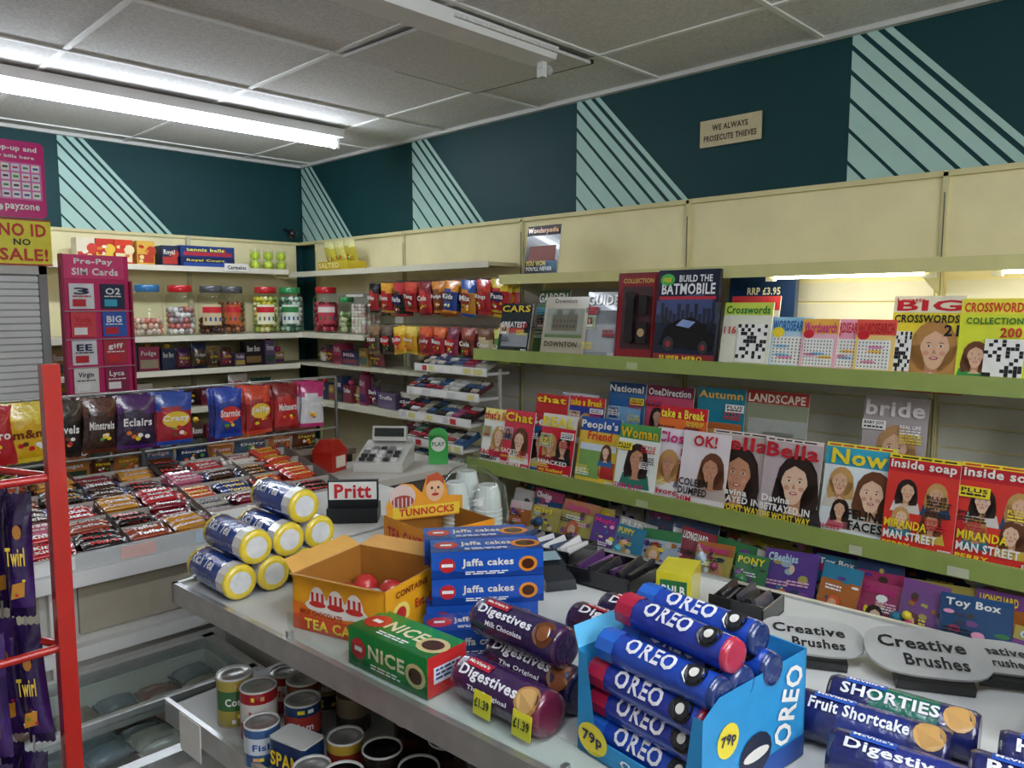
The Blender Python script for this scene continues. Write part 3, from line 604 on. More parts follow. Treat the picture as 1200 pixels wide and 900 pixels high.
ct = [['3', 'O2'], ['Voda', 'BIG'], ['EE', 'giff'], ['Virgin', 'Lyca'], ['now', 'GT'], ['Talk', 'Three']]
for r_ in range(6):
    for q in range(2):
        u = .025+q*.122; v = H-.225-r_*.118
        if v < 0: continue
        mb.box(u, v, .004+.006*(r_ % 2), u+.095, v+.105, .012+.006*(r_ % 2), cc[r_][q]); mb.rect(u+.01, v+.01, u+.06, v+.04, R.choice([RED, WHT, CYN, YEL]), .02)
        mb.text(ct[r_][q], u+.015, v+.06, .06, .028, R.choice([RED, '18204a']) if q == 0 else WHT, .0205)
        lines(mb, u+.01, v+.05, .07, 1, .006, R.choice([BLK, RED]) if q == 0 else WHT, .0205)
    if H-.235-r_*.118 > 0: mb.rod((0, H-.235-r_*.118, .03), (W, H-.235-r_*.118, .03), .002, 'd0d0d0')
mb.rod((W*.5, 0, -.02), (W*.5, -.07, -.02), .015, '606060'); mb.box(.0, -.072, -.05, W, -.06, .05, '404040')
mb.obj('sim_card_display_stand')

# ================================================================== CASH COUNTER with candy display
mb = MB()
mb.box(-1.1, 2.42, 0, 1.6, 2.98, .85, 'd0cec6', WALL)
mb.box(-1.1, 2.38, .58, 1.6, 2.42, .62, 'e8e8e4', WALL)
for x in (-.5, .08, .60, 1.10, 1.56): mb.box(x-.03, 2.385, .05, x+.03, 2.42, .85, 'ecebe6', WALL)
for a, b in ((-.47, .05), (.11, .57), (.63, 1.07), (1.13, 1.53)):
    mb.box(a+.02, 2.405, .65, b-.02, 2.422, .80, 'b5ac98', WALL)
mb.box(-1.1, 2.33, .815, 1.62, 2.42, .86, 'e4e4e2', WALL)
mb.box(-1.1, 2.345, .86, 1.62, 2.36, .905, 'c9cccc', GLOSS)
def cz(y): return .87+(y-2.36)*.19
mb.poly([(-1.1, 2.36, .87), (1.6, 2.36, .87), (1.6, 2.98, cz(2.98)), (-1.1, 2.98, cz(2.98))], '4a3c34', WALL)
for k in range(6):
    y = 2.36+.115*k; z = cz(y)
    mb.box(-1.1, y-.004, z, 1.6, y+.004, z+.03, 'b8b0a8', GLOSS)
mb.poly([(1.6, 2.36, .86), (1.6, 2.98, .86), (1.6, 2.98, cz(2.98)), (1.6, 2.36, .87)], 'b8b0a8', WALL)
mb.poly([(1.6, 2.985, .8), (-1.1, 2.985, .8), (-1.1, 2.985, 1.0), (1.6, 2.985, 1.0)], 'b8b0a8', WALL)
for x in [-1.1+.27*i for i in range(11)]: mb.poly([(x, 2.36, .87), (x, 2.98, cz(2.98)), (x, 2.98, cz(2.98)+.04), (x, 2.36, .91)], '8a8078', WALL)
for i in range(9): mb.box(-.35+.22*i, 2.341, .865, -.25+.22*i, 2.345, .9, R.choice(['f0f0ee', 'e8e0c8', 'c8d8e8', 'e8c0b8']))
mb.obj('cash_counter')

def bar(mb, L, W, T, col, col2=None, t=None, tc=WHT):
    n = 10; rings = []
    for x, k, kw in ((0, .12, 1.0), (.07, .12, .98), (.12, .8, .9), (.5, 1, .9), (.88, .8, .9), (.93, .12, .98), (1, .12, 1.0)):
        rings.append([(x*L, W/2*kw*math.cos(2*math.pi*j/n), T/2+T/2*k*math.sin(2*math.pi*j/n)) for j in range(n)])
    mb.loft(rings, lambda i, j: (col2 or col) if i in (0, 5) else col, FOIL, True)
    if t: mb.text(t, L*.18, -W*.28, L*.64, W*.5, tc, T+.0012, GLOSS)
brands = [('c8202c', 'a01820', 'KitKat', WHT), ('3a1c5e', '2a1444', 'Dairy', WHT), ('1a1210', '2c1a14', 'Mars', 'd83030'), ('4a2818', '2a4aa0', 'Snick', WHT), ('1c3a8a', '16306c', 'Yorkie', 'f0d040'), ('e8e4dc', 'c0b8a8', 'Milky', 'b02c3c'),
          ('d8962c', '7a3c1c', 'Crunch', WHT), ('8a1c2c', '6a1420', 'Bounty', WHT), ('2a2420', '1a1614', 'Lion', 'e8a030'), ('b8b4a8', '9a968a', 'Wispa', '3a1c5e'), ('d8402c', 'b03020', 'Double', 'f0d040'), ('1f6a9a', '18507a', 'Boost', WHT), ('a84a2c', '8a3a20', 'Toffee', WHT), ('d06a8a', 'b0506e', 'Rose', WHT)]
mb = MB()
for k in range(5):
    y0 = 2.37+.115*k
    for i in range(20):
        x = -1.05+.131*i
        c, c2, t, tc = R.choice(brands); nl = R.choice((0, 1, 1, 2))
        for m_ in range(3):
            yy = y0+.024+.034*m_; zz = cz(yy)+.003
            for lay in range(nl+1):
                if lay == nl and R.random() < .3 and nl: continue
                mb.F = Matrix.Translation((x+R.uniform(0, .01), yy, zz+.015*lay+.006)) @ Matrix.Rotation(math.radians(R.uniform(-9, 9)), 4, 'Z') @ Matrix.Rotation(math.radians(R.uniform(5, 25)), 4, 'X')
                bar(mb, .12, .038, .018, c, c2, t, tc)
mb.obj('chocolate_bars')
clutter('boxed_sweets', .3, 2.0, 3.22, .93, .1, ['1c3c6a', '6a3a1c', '4a3424', '4a6a8a', 'c07a3c', '3a4a3a'], depth=.1)
mb = MB(); mb.box(-1.1, 3.10, 0, 2.05, 3.6, .925, '3c352e', WALL); mb.box(-1.12, 3.08, .9, 2.06, 3.6, .928, '6a5c4c', WALL); mb.obj('back_counter')

mb = MB(); mb.box(1.68, 2.64, 0, 2.34, 3.04, .84, '54504a', WALL); mb.box(1.66, 2.62, .84, 2.36, 3.06, .87, 'c8c4ba', WALL); mb.obj('side_desk')
mb = MB(rz(2.06, 2.85, .87, -50))
mb.loft([[(-.11, -.13, 0), (.11, -.13, 0), (.11, .13, 0), (-.11, .13, 0)], [(-.11, -.13, .04), (.11, -.13, .04), (.11, .13, .10), (-.11, .13, .10)]], 'd9d8d2', GLOSS, False, 'c9c8c2', 'c8c7c0')
for i in range(5):
    for j in range(4): mb.box(-.09+.036*i, -.11+.04*j, .045+.0092*j, -.065+.036*i, -.085+.04*j, .06+.0092*j, R.choice(['3a3a3c', 'e8e8e4', '8a8a88']), GLOSS)
mb.F = mb.F @ Matrix.Translation((0, .1, .10)) @ Matrix.Rotation(math.radians(-12), 4, 'X')
mb.box(-.08, -.015, 0, .08, .02, .07, 'd4d3cc', GLOSS); mb.box(-.07, -.018, .02, .07, -.015, .06, '1c2624', GLOSS)
mb.obj('cash_register')
mb = MB(rz(1.84, 2.96, .87, 20)); mb.loft([[(-.05,-.05,0),(.05,-.05,0),(.05,.05,0),(-.05,.05,0)], [(-.055,-.055,.09),(.055,-.055,.09),(.055,.055,.09),(-.055,.055,.09)], [(-.03,-.03,.14),(.03,-.03,.14),(.03,.03,.14),(-.03,.03,.14)]], 'b8281c', GLOSS, False, 'b8281c', 'd8452c')
mb.box(-.03, -.062, .02, .03, -.056, .07, 'f0e0d0'); mb.obj('charity_collection_box')
mb = MB(rz(2.27, 2.72, .87, -40)); W, H = .09, .17
mb.box(-W/2, -.01, 0, W/2, .01, H*.8, '4ab058', GLOSS)
mb.F = mb.F @ Matrix.Rotation(math.radians(90), 4, 'X'); mb.ell(0, H*.8, W/2, W*.4, '4ab058', .01); mb.ell(0, H*.55, W*.38, W*.38, 'e8e8e0', .011); mb.text('PLAY', -.03, H*.5, .06, .02, '2c7a38', .012)
mb.obj('lottery_play_stand')

# gum rack
mb = MB()
for k in range(5):
    x = 2.44+.055*k; z = .76+.125*k
    mb.box(x, 2.80, z-.01, x+.16, 3.38, z+.004, 'd8d6d0', WALL); mb.box(x-.006, 2.80, z-.014, x, 3.38, z+.028, 'ecebe6', GLOSS)
    y = 3.37
    while y > 2.86:
        w = R.uniform(.045, .09); c = R.choice(['a8a8a4', '8a3a44', '2c2a2c', '3c5a80', '9a5070', '4a6a5a', 'a09a88', '5a2c34', '3a2c2c'])
        mb.F = Matrix.Translation((x+.01, y-w, z+.006)) @ Matrix.Rotation(math.radians(-22), 4, 'Y')
        h = R.uniform(.02, .035)
        mb.box(0, 0, 0, .13, w-.006, h, [c, R.choice(['c0c0bc', c, c, '8a3a44', '2c2a2c']), c, c, c, c], GLOSS)
        for q in range(3): mb.box(.01+.04*q, .005, h, .035+.04*q, w-.012, h+.008, R.choice([c, 'd0d0cc', '9a2c38', 'b8b0a0', '3c5a80', '2a2a2e']), GLOSS)
        mb.F = Matrix(); mb.box(x-.0075, y-w+.006, z-.008, x-.0062, y-.012, z+.02, R.choice([WHT, 'c84048', 'e0d890', WHT, 'd8d8d8']), GLOSS)
        y -= w
for y in (2.80, 3.38):
    for x, z in ((2.45, .8), (2.75, 1.28)): mb.box(x-.008, y-.006, 0, x+.008, y+.006, z, 'c8c5ba', WALL)
mb.box(2.46, 2.80, 0, 2.50, 3.38, .73, '8a877c', WALL)
mb.obj('chewing_gum_rack')

# ================================================================== ISLAND
O = Vector((.648, 1.66, 0)); du = Vector((.998, .0614, 0)); dv = Vector((.0614, -.998, 0))
def isl(z=0): return Matrix(((du.x, dv.x, 0, O.x), (du.y, dv.y, 0, O.y), (0, 0, 1, z), (0, 0, 0, 1)))
mb = MB(isl())
LN_ = 2.6; WD = .80
mb.box(0, 0, .962, WD, LN_, .994, ['c8c8c4', 'd3d4d0', 'dcdcda', 'dcdcda', 'dcdcda', 'e4e4e2'], WALL)
mb.box(-.012, -.012, .955, 0, LN_, 1.0, 'cfd0ce', METAL); mb.box(-.012, -.012, .955, WD+.012, 0, 1.0, 'cfd0ce', METAL); mb.box(WD, -.012, .955, WD+.012, LN_, 1.0, 'cfd0ce', METAL)
mb.box(-.03, 0, .71, .36, LN_, .73, 'b9bab6', WALL); mb.box(-.04, -.01, .695, -.03, LN_, .745, 'd4d5d2', METAL)
mb.box(-.03, 0, .38, .36, LN_, .40, 'b9bab6', WALL); mb.box(-.04, 0, .37, -.03, LN_, .415, 'd4d5d2', METAL)
mb.box(.36, .02, 0, .42, LN_, .962, '6a6862', WALL); mb.box(.0, .02, 0, WD, LN_, .12, '3a3a38', WALL)
mb.box(.42, 0, .60, WD, LN_, .62, '8a8880', WALL)
for v in (0.02, .95, 1.9): mb.box(.33, v, .1, .37, v+.03, .96, 'b8b8b4', METAL)
mb.box(-.0415, .06, .66, -.0400, .15, .742, 'f0efe8', PAPER)
mb.obj('gondola_display_island')
mb = MB(isl()); mb.box(.000, .42, .995, .004, 2.5, 1.045, 'f4faf8', GLASS)
for v in (.42, 1.05, 1.7): mb.box(-.004, v, .994, .008, v+.008, 1.012, 'c8c8c8', METAL)
mb.obj('glass_shelf_lip')

mb = MB(); mb.box(1.04, 1.76, 0, 1.60, 2.30, .93, 'b8b6ae', WALL); mb.box(1.02, 1.74, .93, 1.62, 2.325, .955, 'e8e7e2', WALL); mb.obj('service_counter')
mb = MB(fr((1.22, 1.98, 1.0), (.75, -.66, 0), (0, 0, 1)))
mb.box(0, 0, -.02, .15, .08, 0, '181a1c', PAPER); mb.rect(.004, .022, .146, .076, 'e8e6e0', .001); mb.text('Pritt', .02, .026, .11, .044, 'c8202c', .002); mb.box(0, -.043, -.07, .15, .0, .03, '181a1c')
mb.obj('glue_stick_display')

mb = MB()
X0, X1, Y0, Y1 = .38, .99, 1.74, 2.32
for a in ((X0, Y0, X1, Y0+.03), (X0, Y1-.03, X1, Y1), (X0, Y0, X0+.03, Y1), (X1-.03, Y0, X1, Y1)): mb.box(a[0], a[1], 0, a[2], a[3], .54, 'd8d8d4', WALL)
mb.box(X0, Y0, 0, X1, Y1, .12, '8a8a86', WALL)
for a in ((X0-.01, Y0-.01, X1+.01, Y0+.025), (X0-.01, Y1-.025, X1+.01, Y1+.0), (X0-.01, Y0, X0+.025, Y1), (X1-.025, Y0, X1+.01, Y1), (X0, 2.0, X1, 2.025)): mb.box(a[0], a[1], .54, a[2], a[3], .575, 'd4d6d6', METAL)
mb.box(X0+.02, Y0+.02, .556, X1-.02, 2.0, .560, 'f4faf8', GLASS); mb.box(X0+.02, 2.02, .562, X1-.02, Y1-.02, .566, 'f4faf8', GLASS)
mb.box(X0+.03, Y0+.03, .40, X1-.03, Y1-.03, .44, 'a8acae', WALL)
for i in range(5):
    for j in range(6):
        mb.F = Matrix.Translation((X0+.04+.108*i, Y0+.07+.088*j, .44+R.uniform(0, .03))) @ Matrix.Rotation(math.radians(R.uniform(-12, 12)), 4, 'Z')
        bar(mb, .105, .085, .05, R.choice(['a8acb0', '98605a', '7a8a9a', 'b8b4ac', '988a7a', '9094a0']), None, None)
mb.F = Matrix()
mb.obj('chest_freezer')

# ================================================================== CANS
def can(x, y, r, h, cols, t=None, tc=WHT, lid='c8c8c4', z=.731):
    mb = MB(); mb.F = Matrix.Translation((x, y, z))
    mb.lathe(0, 0, [(r*.97, 0), (r, .003), (r, h*.35), (r, h*.75), (r, h-.004), (r*.97, h), (r*.9, h-.004)], lambda i, j: {0: 'b8b8b4', 1: cols[0], 2: cols[1], 3: cols[0]}.get(i, 'c8c8c4'), GLOSS, 22, cap0='a0a09c')
    mb.F = Matrix.Translation((x, y, z+h-.004)); mb.lathe(0, 0, [(r*.9, 0), (r*.6, .0005), (r*.58, -.001), (.001, -.001)], lid, METAL, 22)
    if t:
        a = math.atan2(-y, -x); mb.F = Matrix.Translation((x, y, z)) @ Matrix.Rotation(a, 4, 'Z') @ Matrix(((0,0,1,0),(1,0,0,0),(0,1,0,0),(0,0,0,1)))
        vs, fs = tmesh(t); w = r*1.1
        b = mb.add([(r*1.03*math.sin((xx-.5)*w/r), h*.46+yy*h*.16, r*1.03*math.cos((xx-.5)*w/r)) for xx, yy in vs])
        for f in fs: mb.face(tuple(b+i for i in f), tc, GLOSS)
        for k in range(3):
            a0, z0 = R.uniform(-.6, .3), h*R.choice((.1, .2, .82)); ww = R.uniform(.15, .4)
            mb.poly([(r*1.02*math.sin(a0), z0, r*1.02*math.cos(a0)), (r*1.02*math.sin(a0+ww), z0, r*1.02*math.cos(a0+ww)), (r*1.02*math.sin(a0+ww), z0+h*.08, r*1.02*math.cos(a0+ww)), (r*1.02*math.sin(a0), z0+h*.08, r*1.02*math.cos(a0))], R.choice([YEL, WHT, 'd8a060']))
    mb.obj('food_can')
can(.69, 1.50, .037, .105, ('a89848', '3a6a3c'), 'Corn')
can(.70, 1.415, .037, .105, ('a02028', 'd8d4cc'), 'Salmon', RED)
can(.79, 1.47, .033, .085, ('98242c', 'd0c8b8'), 'Tuna', RED)
can(.785, 1.385, .036, .10, ('6a3a24', 'c8b898'), 'Stew', '3a1c14')
can(.66, 1.325, .034, .08, ('3a5a8a', 'c8d0d8'), 'Fish', BLU)
can(.745, 1.32, .036, .095, ('28406a', 'a83c34'), 'Ham')
can(.86, 1.42, .036, .10, ('2a2c34', 'a89068'), 'Beans')
can(.655, 1.135, .034, .075, ('e0b828', '28489a'), 'Pork', YEL)
can(.74, 1.16, .034, .085, ('b89838', '8a3020'))
can(.85, 1.30, .036, .10, ('4a4440', '9a8a70'))
for x, y in ((.66, 1.045), (.75, 1.06), (.67, .955), (.76, .97), (.85, 1.1), (.85, 1.0), (.70, .86), (.79, .87)):
    can(x, y, .036, .10, ('2a2422', '4a2c20'), None, lid='1a1a1c')
mb = MB(fr((.635, 1.262, .731), (.25, -.97, 0), (0, 0, 1)))
pts = [(math.copysign(min(abs(.05*math.cos(a))*1.3, .045), math.cos(a))+.048, math.copysign(min(abs(.03*math.sin(a))*1.3, .027), math.sin(a))-.03) for a in [2*math.pi*i/20 for i in range(20)]]
mb.loft([[(x, zz, y) for x, y in pts] for zz in (0, .003, .08, .083)], lambda i, j: '16305a' if i == 1 else 'c8c8c4', GLOSS, True, 'c8c8c4', 'c8c8c4')
mb.text('SPAM', .012, .035, .072, .028, 'f0cc2c', .001, GLOSS)
mb.obj('luncheon_meat_tin')

# ================================================================== ISLAND GOODS
TZ = .995
def wrap(mb, t, L, tx, tw, r, a, th, tc):   # text wrapped on roll; a measured from -y side (0) to top (90)
    vs, fs = tmesh(t); pts = []
    for xx, yy in vs:
        al = math.radians(a)+(yy-.5)*th*2
        pts.append((L*tx+xx*L*tw, -(r+.002)*math.cos(al), (r+.002)*math.sin(al)))
    b = mb.add(pts)
    for f in fs: mb.face(tuple(b+i for i in f), tc, GLOSS)
def patch(mb, L, x0, x1, a0, a1, r, col, off=.0012):
    n = 5
    for i in range(n):
        t0 = math.radians(a0+(a1-a0)*i/n); t1 = math.radians(a0+(a1-a0)*(i+1)/n); q = r+off
        mb.poly([(L*x0, -q*math.cos(t0), q*math.sin(t0)), (L*x1, -q*math.cos(t0), q*math.sin(t0)), (L*x1, -q*math.cos(t1), q*math.sin(t1)), (L*x0, -q*math.cos(t1), q*math.sin(t1))], col, GLOSS, True)
def disc(mb, L, xc, ac, r, rx, col, off):   # round biscuit picture on roll surface
    q = r+off
    mb.poly([(L*xc+rx*math.cos(t), -q*math.cos(math.radians(ac)+rx*math.sin(t)/r), q*math.sin(math.radians(ac)+rx*math.sin(t)/r)) for t in [2*math.pi*i/16 for i in range(16)]], col, GLOSS)
def roll(name, x, y0, y1, z, r, c, cend, t=None, tc=WHT, band=None, ang=50, th=.5, deg=0, tx=.12, tw=.76, ccap=None, sub=None, logo=None, patches=(), discs=()):
    L = y0-y1
    mb = MB(fr((x, y0, z), (math.sin(math.radians(deg)), -math.cos(math.radians(deg)), 0), (1, 0, 0)))
    prof = [(r*.55, .001), (r*.9, 0), (r, .008), (r*.988, L*.3), (r, L*.5), (r*.988, L*.75), (r, L-.008), (r*.9, L), (r*.62, L-.001)]
    mb.cylx(0, 0, prof, lambda i, j: cend if i in (0, 1, 6, 7) else (band if band and i in (2, 5) else c), FOIL, 24, cap0=ccap or cend, cap1=ccap or cend)
    for p in patches: patch(mb, L, p[0], p[1], p[2], p[3], r, p[4])
    for k, d in enumerate(discs): disc(mb, L, d[0], d[1], r, d[2], d[3], .002+.0007*k)
    if logo: patch(mb, L, tx+.02, tx+.3, ang+18, ang+42, r, logo, .0016); wrap(mb, "McVitie's", L, tx+.04, .24, r+.001, ang+30, th*.3, WHT)
    if t: wrap(mb, t, L, tx, tw, r, ang, th, tc)
    if sub: wrap(mb, sub, L, tx+tw*.2, tw*.7, r, ang-th*80-8, .12, tc)
    return mb.obj(name)
for x, z in ((.70, .038), (.776, .038), (.852, .038), (.928, .038), (.738, .104), (.814, .104), (.890, .104), (.852, .170)):
    roll('biscuit_roll', x, 1.655, 1.475, TZ+z, .0375, '1c3f8e', 'e8cf3c', 'Rich Tea', 'e8e8ec', ang=45, ccap='e0e4e6', th=.3, tx=.1, tw=.55, patches=[(.8,.97,-20,120,'e8e4dc'), (.02,.08,-20,120,'d8c040')])

def opencarton(F, w, d, h, col, inner):
    mb = MB(F); t = .003
    mb.box(0, 0, 0, w, d, t, inner)
    mb.box(0, 0, 0, w, t, h, [inner, inner, col, col, inner, col]); mb.box(0, d-t, 0, w, d, h, [inner, inner, inner, col, col, col])
    mb.box(0, 0, 0, t, d, h, [inner, inner, col, inner, col, col]); mb.box(w-t, 0, 0, w, d, h, [inner, inner, col, col, col, inner])
    return mb
F = rz(.772, 1.075, TZ, 17); CH = .105
mb = opencarton(F, .20, .215, CH, 'f0a81e', 'a8702c')
mb.F = F @ fr((0, .215, 0), (0, -1, 0), (0, 0, 1))
mb.rect(.0, 0, .215, .03, 'd8502c', .001); mb.poly([(.0, .03, .0012), (.215, .03, .0012), (.215, .05, .0012), (.1, .042, .0012), (0, .055, .0012)], 'e87a20')
mb.ell(.105, .052, .075, .016, 'f4f0e8', .0016)
for q in range(3):
    cx = .062+.043*q; mb.ell(cx, .055, .021, .034, 'f4f0ea', .002, a0=0, a1=math.pi)
    for w_ in (-.012, 0, .012): mb.rect(cx+w_-.003, .056, cx+w_+.003, .078, 'c8302c', .0024)
    mb.ell(cx, .056, .02, .006, 'c8302c', .0025)
mb.text('MILK CHOCOLATE', .02, .032, .10, .011, 'b02818', .003); mb.text('TEA CAKES', .03, .006, .16, .02, 'f6e24a', .003)
mb.F = F @ fr((0, 0, 0), (1, 0, 0), (0, 0, 1)); mb.rect(.0, 0, .20, .018, 'e8c83c', .001); mb.text('CONTAINS', .03, .082, .1, .012, '7a2c18', .002); mb.text('Est. 1890', .09, .045, .09, .018, 'b02818', .002)
mb.ell(.045, .05, .028, .022, 'f8e070', .0015); mb.ell(.045, .05, .016, .014, 'c8302c', .002)
mb.F = F; mb.poly([(0, 0, CH), (0, .215, CH), (-.03, .20, CH+.012), (-.03, .015, CH+.012)], 'd89a3c'); mb.poly([(0, .215, CH), (.2, .215, CH), (.19, .245, CH+.02), (.01, .245, CH+.02)], 'e0aa58'); mb.poly([(.2, 0, CH), (.2, .215, CH), (.235, .20, CH+.015), (.235, .015, CH+.015)], 'd8a050')
for i in range(3):
    for j in range(3):
        mb.lathe(.04+.06*i, .04+.065*j, [(.027, .02), (.027, .035), (.022, .05), (.012, .058), (.001, .06)], R.choice(['c83030', 'c8c8cc', 'd8d0c8']), FOIL, 12)
mb.obj('teacake_carton')
F = rz(1.085, 1.33, TZ, -4)
mb = opencarton(F, .19, .2, .09, 'e8941e', 'a8702c')
mb.F = F @ fr((0, .2, 0), (0, -1, 0), (0, 0, 1)); mb.rect(0, 0, .2, .022, 'c8302c', .001); mb.text('TEA CAKES', .02, .035, .16, .035, 'c8302c', .002)
mb.F = F @ fr((0, 0, 0), (1, 0, 0), (0, 0, 1)); mb.text('Caramel', .02, .035, .15, .03, 'c8302c', .002)
mb.F = F @ fr((.005, .195, .075), (.95, -.3, 0), (0, 0, 1)) @ Matrix.Scale(.80, 4)
mb.poly([(0, 0, 0), (.25, 0, 0), (.25, .06, 0), (.2, .065, 0), (.195, .10, 0), (.18, .13, 0), (.157, .14, 0), (.13, .13, 0), (.115, .08, 0), (.085, .11, 0), (.05, .115, 0), (.02, .09, 0), (0, .05, 0)], 'e59a2a')
mb.ell(.052, .072, .042, .04, 'd8c0b8', .001); mb.ell(.052, .058, .036, .02, 'a04038', .002)
for k in range(5): mb.rect(.022+.013*k, .04, .026+.013*k, .07, 'd8d0cc', .003)
mb.ell(.157, .088, .03, .040, 'e6b890', .001); mb.poly([(.127, .10, .002), (.132, .132, .002), (.165, .142, .002), (.186, .125, .002), (.188, .10, .002), (.172, .115, .002), (.142, .115, .002)], 'b8502c')
mb.ell(.147, .093, .004, .005, BLK, .003, k=6); mb.ell(.168, .093, .004, .005, BLK, .003, k=6); mb.ell(.158, .072, .012, .005, 'b83028', .003, k=8); mb.ell(.158, .084, .003, .005, 'c88a68', .003, k=6)
mb.rect(.02, .005, .24, .04, 'e8c83c', .001); mb.text('TUNNOCKS', .04, .01, .18, .024, 'c8302c', .003)
mb.obj('teacake_carton')

def bcart(name, F, L, D, H, c, t, tc, disc=None, c2=None, end=None):
    mb = MB(F); mb.box(-L/2, -D/2, 0, L/2, D/2, H, [c, c, c, end or c, c, end or c], GLOSS)
    for G, w, h in ((F @ fr((-L/2, -D/2, 0), (1, 0, 0), (0, 0, 1)), L, H), (F @ fr((-L/2, -D/2, H), (1, 0, 0), (0, 1, 0)), L, D)):
        mb.F = G
        if c2: mb.poly([(0, 0, .0004), (w, 0, .0004), (w, h*.3, .0004), (w*.6, h*.12, .0004), (0, h*.35, .0004)], c2, GLOSS)
        mb.ell(w*.14, h*.5, h*.30, h*.28, 'c02c30', .0008, GLOSS); mb.rect(w*.09, h*.44, w*.19, h*.56, WHT, .0012)
        mb.text(t, w*.27, h*.36, w*.46, h*.36, tc, .001, GLOSS)
        if disc: mb.ell(w*.86, h*.45, h*.36, h*.3, disc, .0008, GLOSS); mb.ell(w*.86, h*.45, h*.24, h*.2, '4a2414', .0012, GLOSS)
        lines(mb, w*.3, h*.2, w*.38, 2, h*.05, WHT, .001)
    mb.F = F @ fr((L/2, -D/2, 0), (0, 1, 0), (0, 0, 1)); mb.rect(D*.15, H*.3, D*.85, H*.7, 'd8dce8', .0006); lines(mb, D*.2, H*.6, D*.6, 3, H*.07, '303a6a', .001)
    return mb.obj(name)
JA = -37
ca, sa = math.cos(math.radians(JA)), math.sin(math.radians(JA))
for lay in range(3):
    for row in range(2):
        o = R.uniform(-.008, .008); k = .084*row-.042
        bcart('biscuit_carton', rz(1.005+ca*o-sa*k, 1.075+sa*o+ca*k, TZ+.001+.051*lay, JA+R.uniform(-1.0, 1.0)), .21, .08, .05, '1f52ae', 'Jaffa cakes', 'e8e4d8', 'e08a2c', '163c8a', '2c62b8')
bcart('biscuit_carton', rz(.893, .965, TZ+.001, JA), .19, .075, .05, '1a4a9e', 'Jaffa cakes', 'e8e4d8', 'e08a2c', '163c8a')
bcart('biscuit_carton', rz(.748, .985, TZ+.001, -86), .195, .085, .066, '16883c', 'NICE', 'f0e8c0', 'd8c48a', '0f6a30', 'c83030')

DK = dict(logo='b02030', sub='The Original')
roll('biscuit_roll', .768, .86, .68, TZ+.034, .034, '3a1a4e', '6a1a3a', 'Digestives', 'f4f2f6', band='46204e', ang=42, th=.30, tx=.1, tw=.66, discs=[(.87,42,.022,'b8864a'), (.87,42,.017,'caa064')], **DK)
roll('biscuit_roll', .846, .875, .69, TZ+.034, .034, '34194e', '2a1448', 'Digestives', 'f4f2f6', band='24123e', ang=55, th=.30, tx=.1, tw=.66, discs=[(.87,50,.022,'7a4424')], **DK)
roll('biscuit_roll', .842, .90, .715, TZ+.096, .032, '2c1a4c', '4a1a4a', 'Digestives', 'f4f2f6', band='34205c', ang=45, th=.28, tx=.1, tw=.62, sub='Milk Chocolate', logo='b02030', discs=[(.86,45,.021,'6a3c20'), (.86,45,.012,'8a5430')])
roll('biscuit_roll', 1.05, .87, .68, TZ+.035, .034, '4a1c3e', '2a1448', 'Digestives', 'f4f2f6', band='3a123e', ang=60, th=.32, **DK)
roll('biscuit_roll', 1.125, .86, .67, TZ+.035, .034, '3a1c4e', '2a1448', 'Digestives', 'f4f2f6', band='24123e', ang=60, th=.32, **DK)
for y in (.80, .72):
    mb = MB(fr((.728, y, TZ+.008), (0.0, -1, 0), (.12, 0, 1))); mb.box(0, 0, -.001, .036, .036, 0, 'f0e23a'); mb.text('£1.39', .003, .012, .030, .014, '1c1a18', .001); mb.obj('price_label')

F = rz(.755, .435, TZ+.001, -6); LB = '2f94d0'
mb = MB(F); W, D, H, t = .225, .205, .15, .003
mb.box(0, 0, 0, W, D, t, LB)
mb.box(W-t, 0, 0, W, D, H, LB)
mb.poly([(0, D, 0), (W, D, 0), (W, D, H), (0, D, H*.95)], LB)
mb.poly([(0, 0, 0), (W, 0, 0), (W, 0, H), (.03, 0, H*.97), (0, 0, H*.85)], LB)
mb.box(0, 0, 0, t, D, .028, LB)
mb.poly([(0, 0, 0), (0, .03, 0), (0, .014, H*.85), (0, 0, H*.85)], LB); mb.poly([(0, D, 0), (0, D, H*.93), (0, D-.015, H*.93), (0, D-.04, 0)], LB)
mb.poly([(0, D, H*.95), (W, D, H), (W-.01, D+.02, H+.02), (.01, D+.02, H+.015)], '58b0dc')
mb.F = F @ fr((0, 0, 0), (1, 0, 0), (0, 0, 1))
mb.rect(0, 0, W, .03, '1c4a9a', .0008)
mb.F = F @ fr((W*.74, .0, .035), (.3, 0, .95), (-.95, 0, .3)); mb.text('OREO', 0, -.02, .105, .042, WHT, .002)
mb.F = F @ fr((0, 0, 0), (1, 0, 0), (0, 0, 1)); mb.ell(.05, .085, .022, .022, 'f0dc3c', .001, k=18); mb.text('79p', .035, .077, .030, .017, '1c2a4a', .002); mb.ell(.11, .045, .035, .028, '18203a', .0015); mb.ell(.11, .045, .028, .008, 'e8e4dc', .002)
mb.F = F @ fr((0, D, 0), (0, -1, 0), (0, 0, 1)); mb.ell(.03, .026, .027, .022, 'f0dc3c', .002, k=18); mb.text('79p', .012, .016, .036, .02, '1c2a4a', .003)
mb.text('Only', .08, .008, .05, .014, WHT, .002)
mb.obj('biscuit_display_carton')
def oreo(p, deg, red, ang):
    roll('biscuit_packet', p.x, p.y, p.y-.186, p.z, .0225, '1a48b4' if not red else '2038a0', '12306e' if not red else 'b82848', 'OREO', 'f6f6fa', band=None, ang=ang, th=.5, deg=deg, tx=.26, tw=.42,
         patches=[(.0,.16,-30,150,'b02040' if red else '2a66c8')], discs=[(.83,ang,.0165,'16181e'), (.83,ang,.0125,'24262c'), (.83,ang,.006,'e8e4dc')])
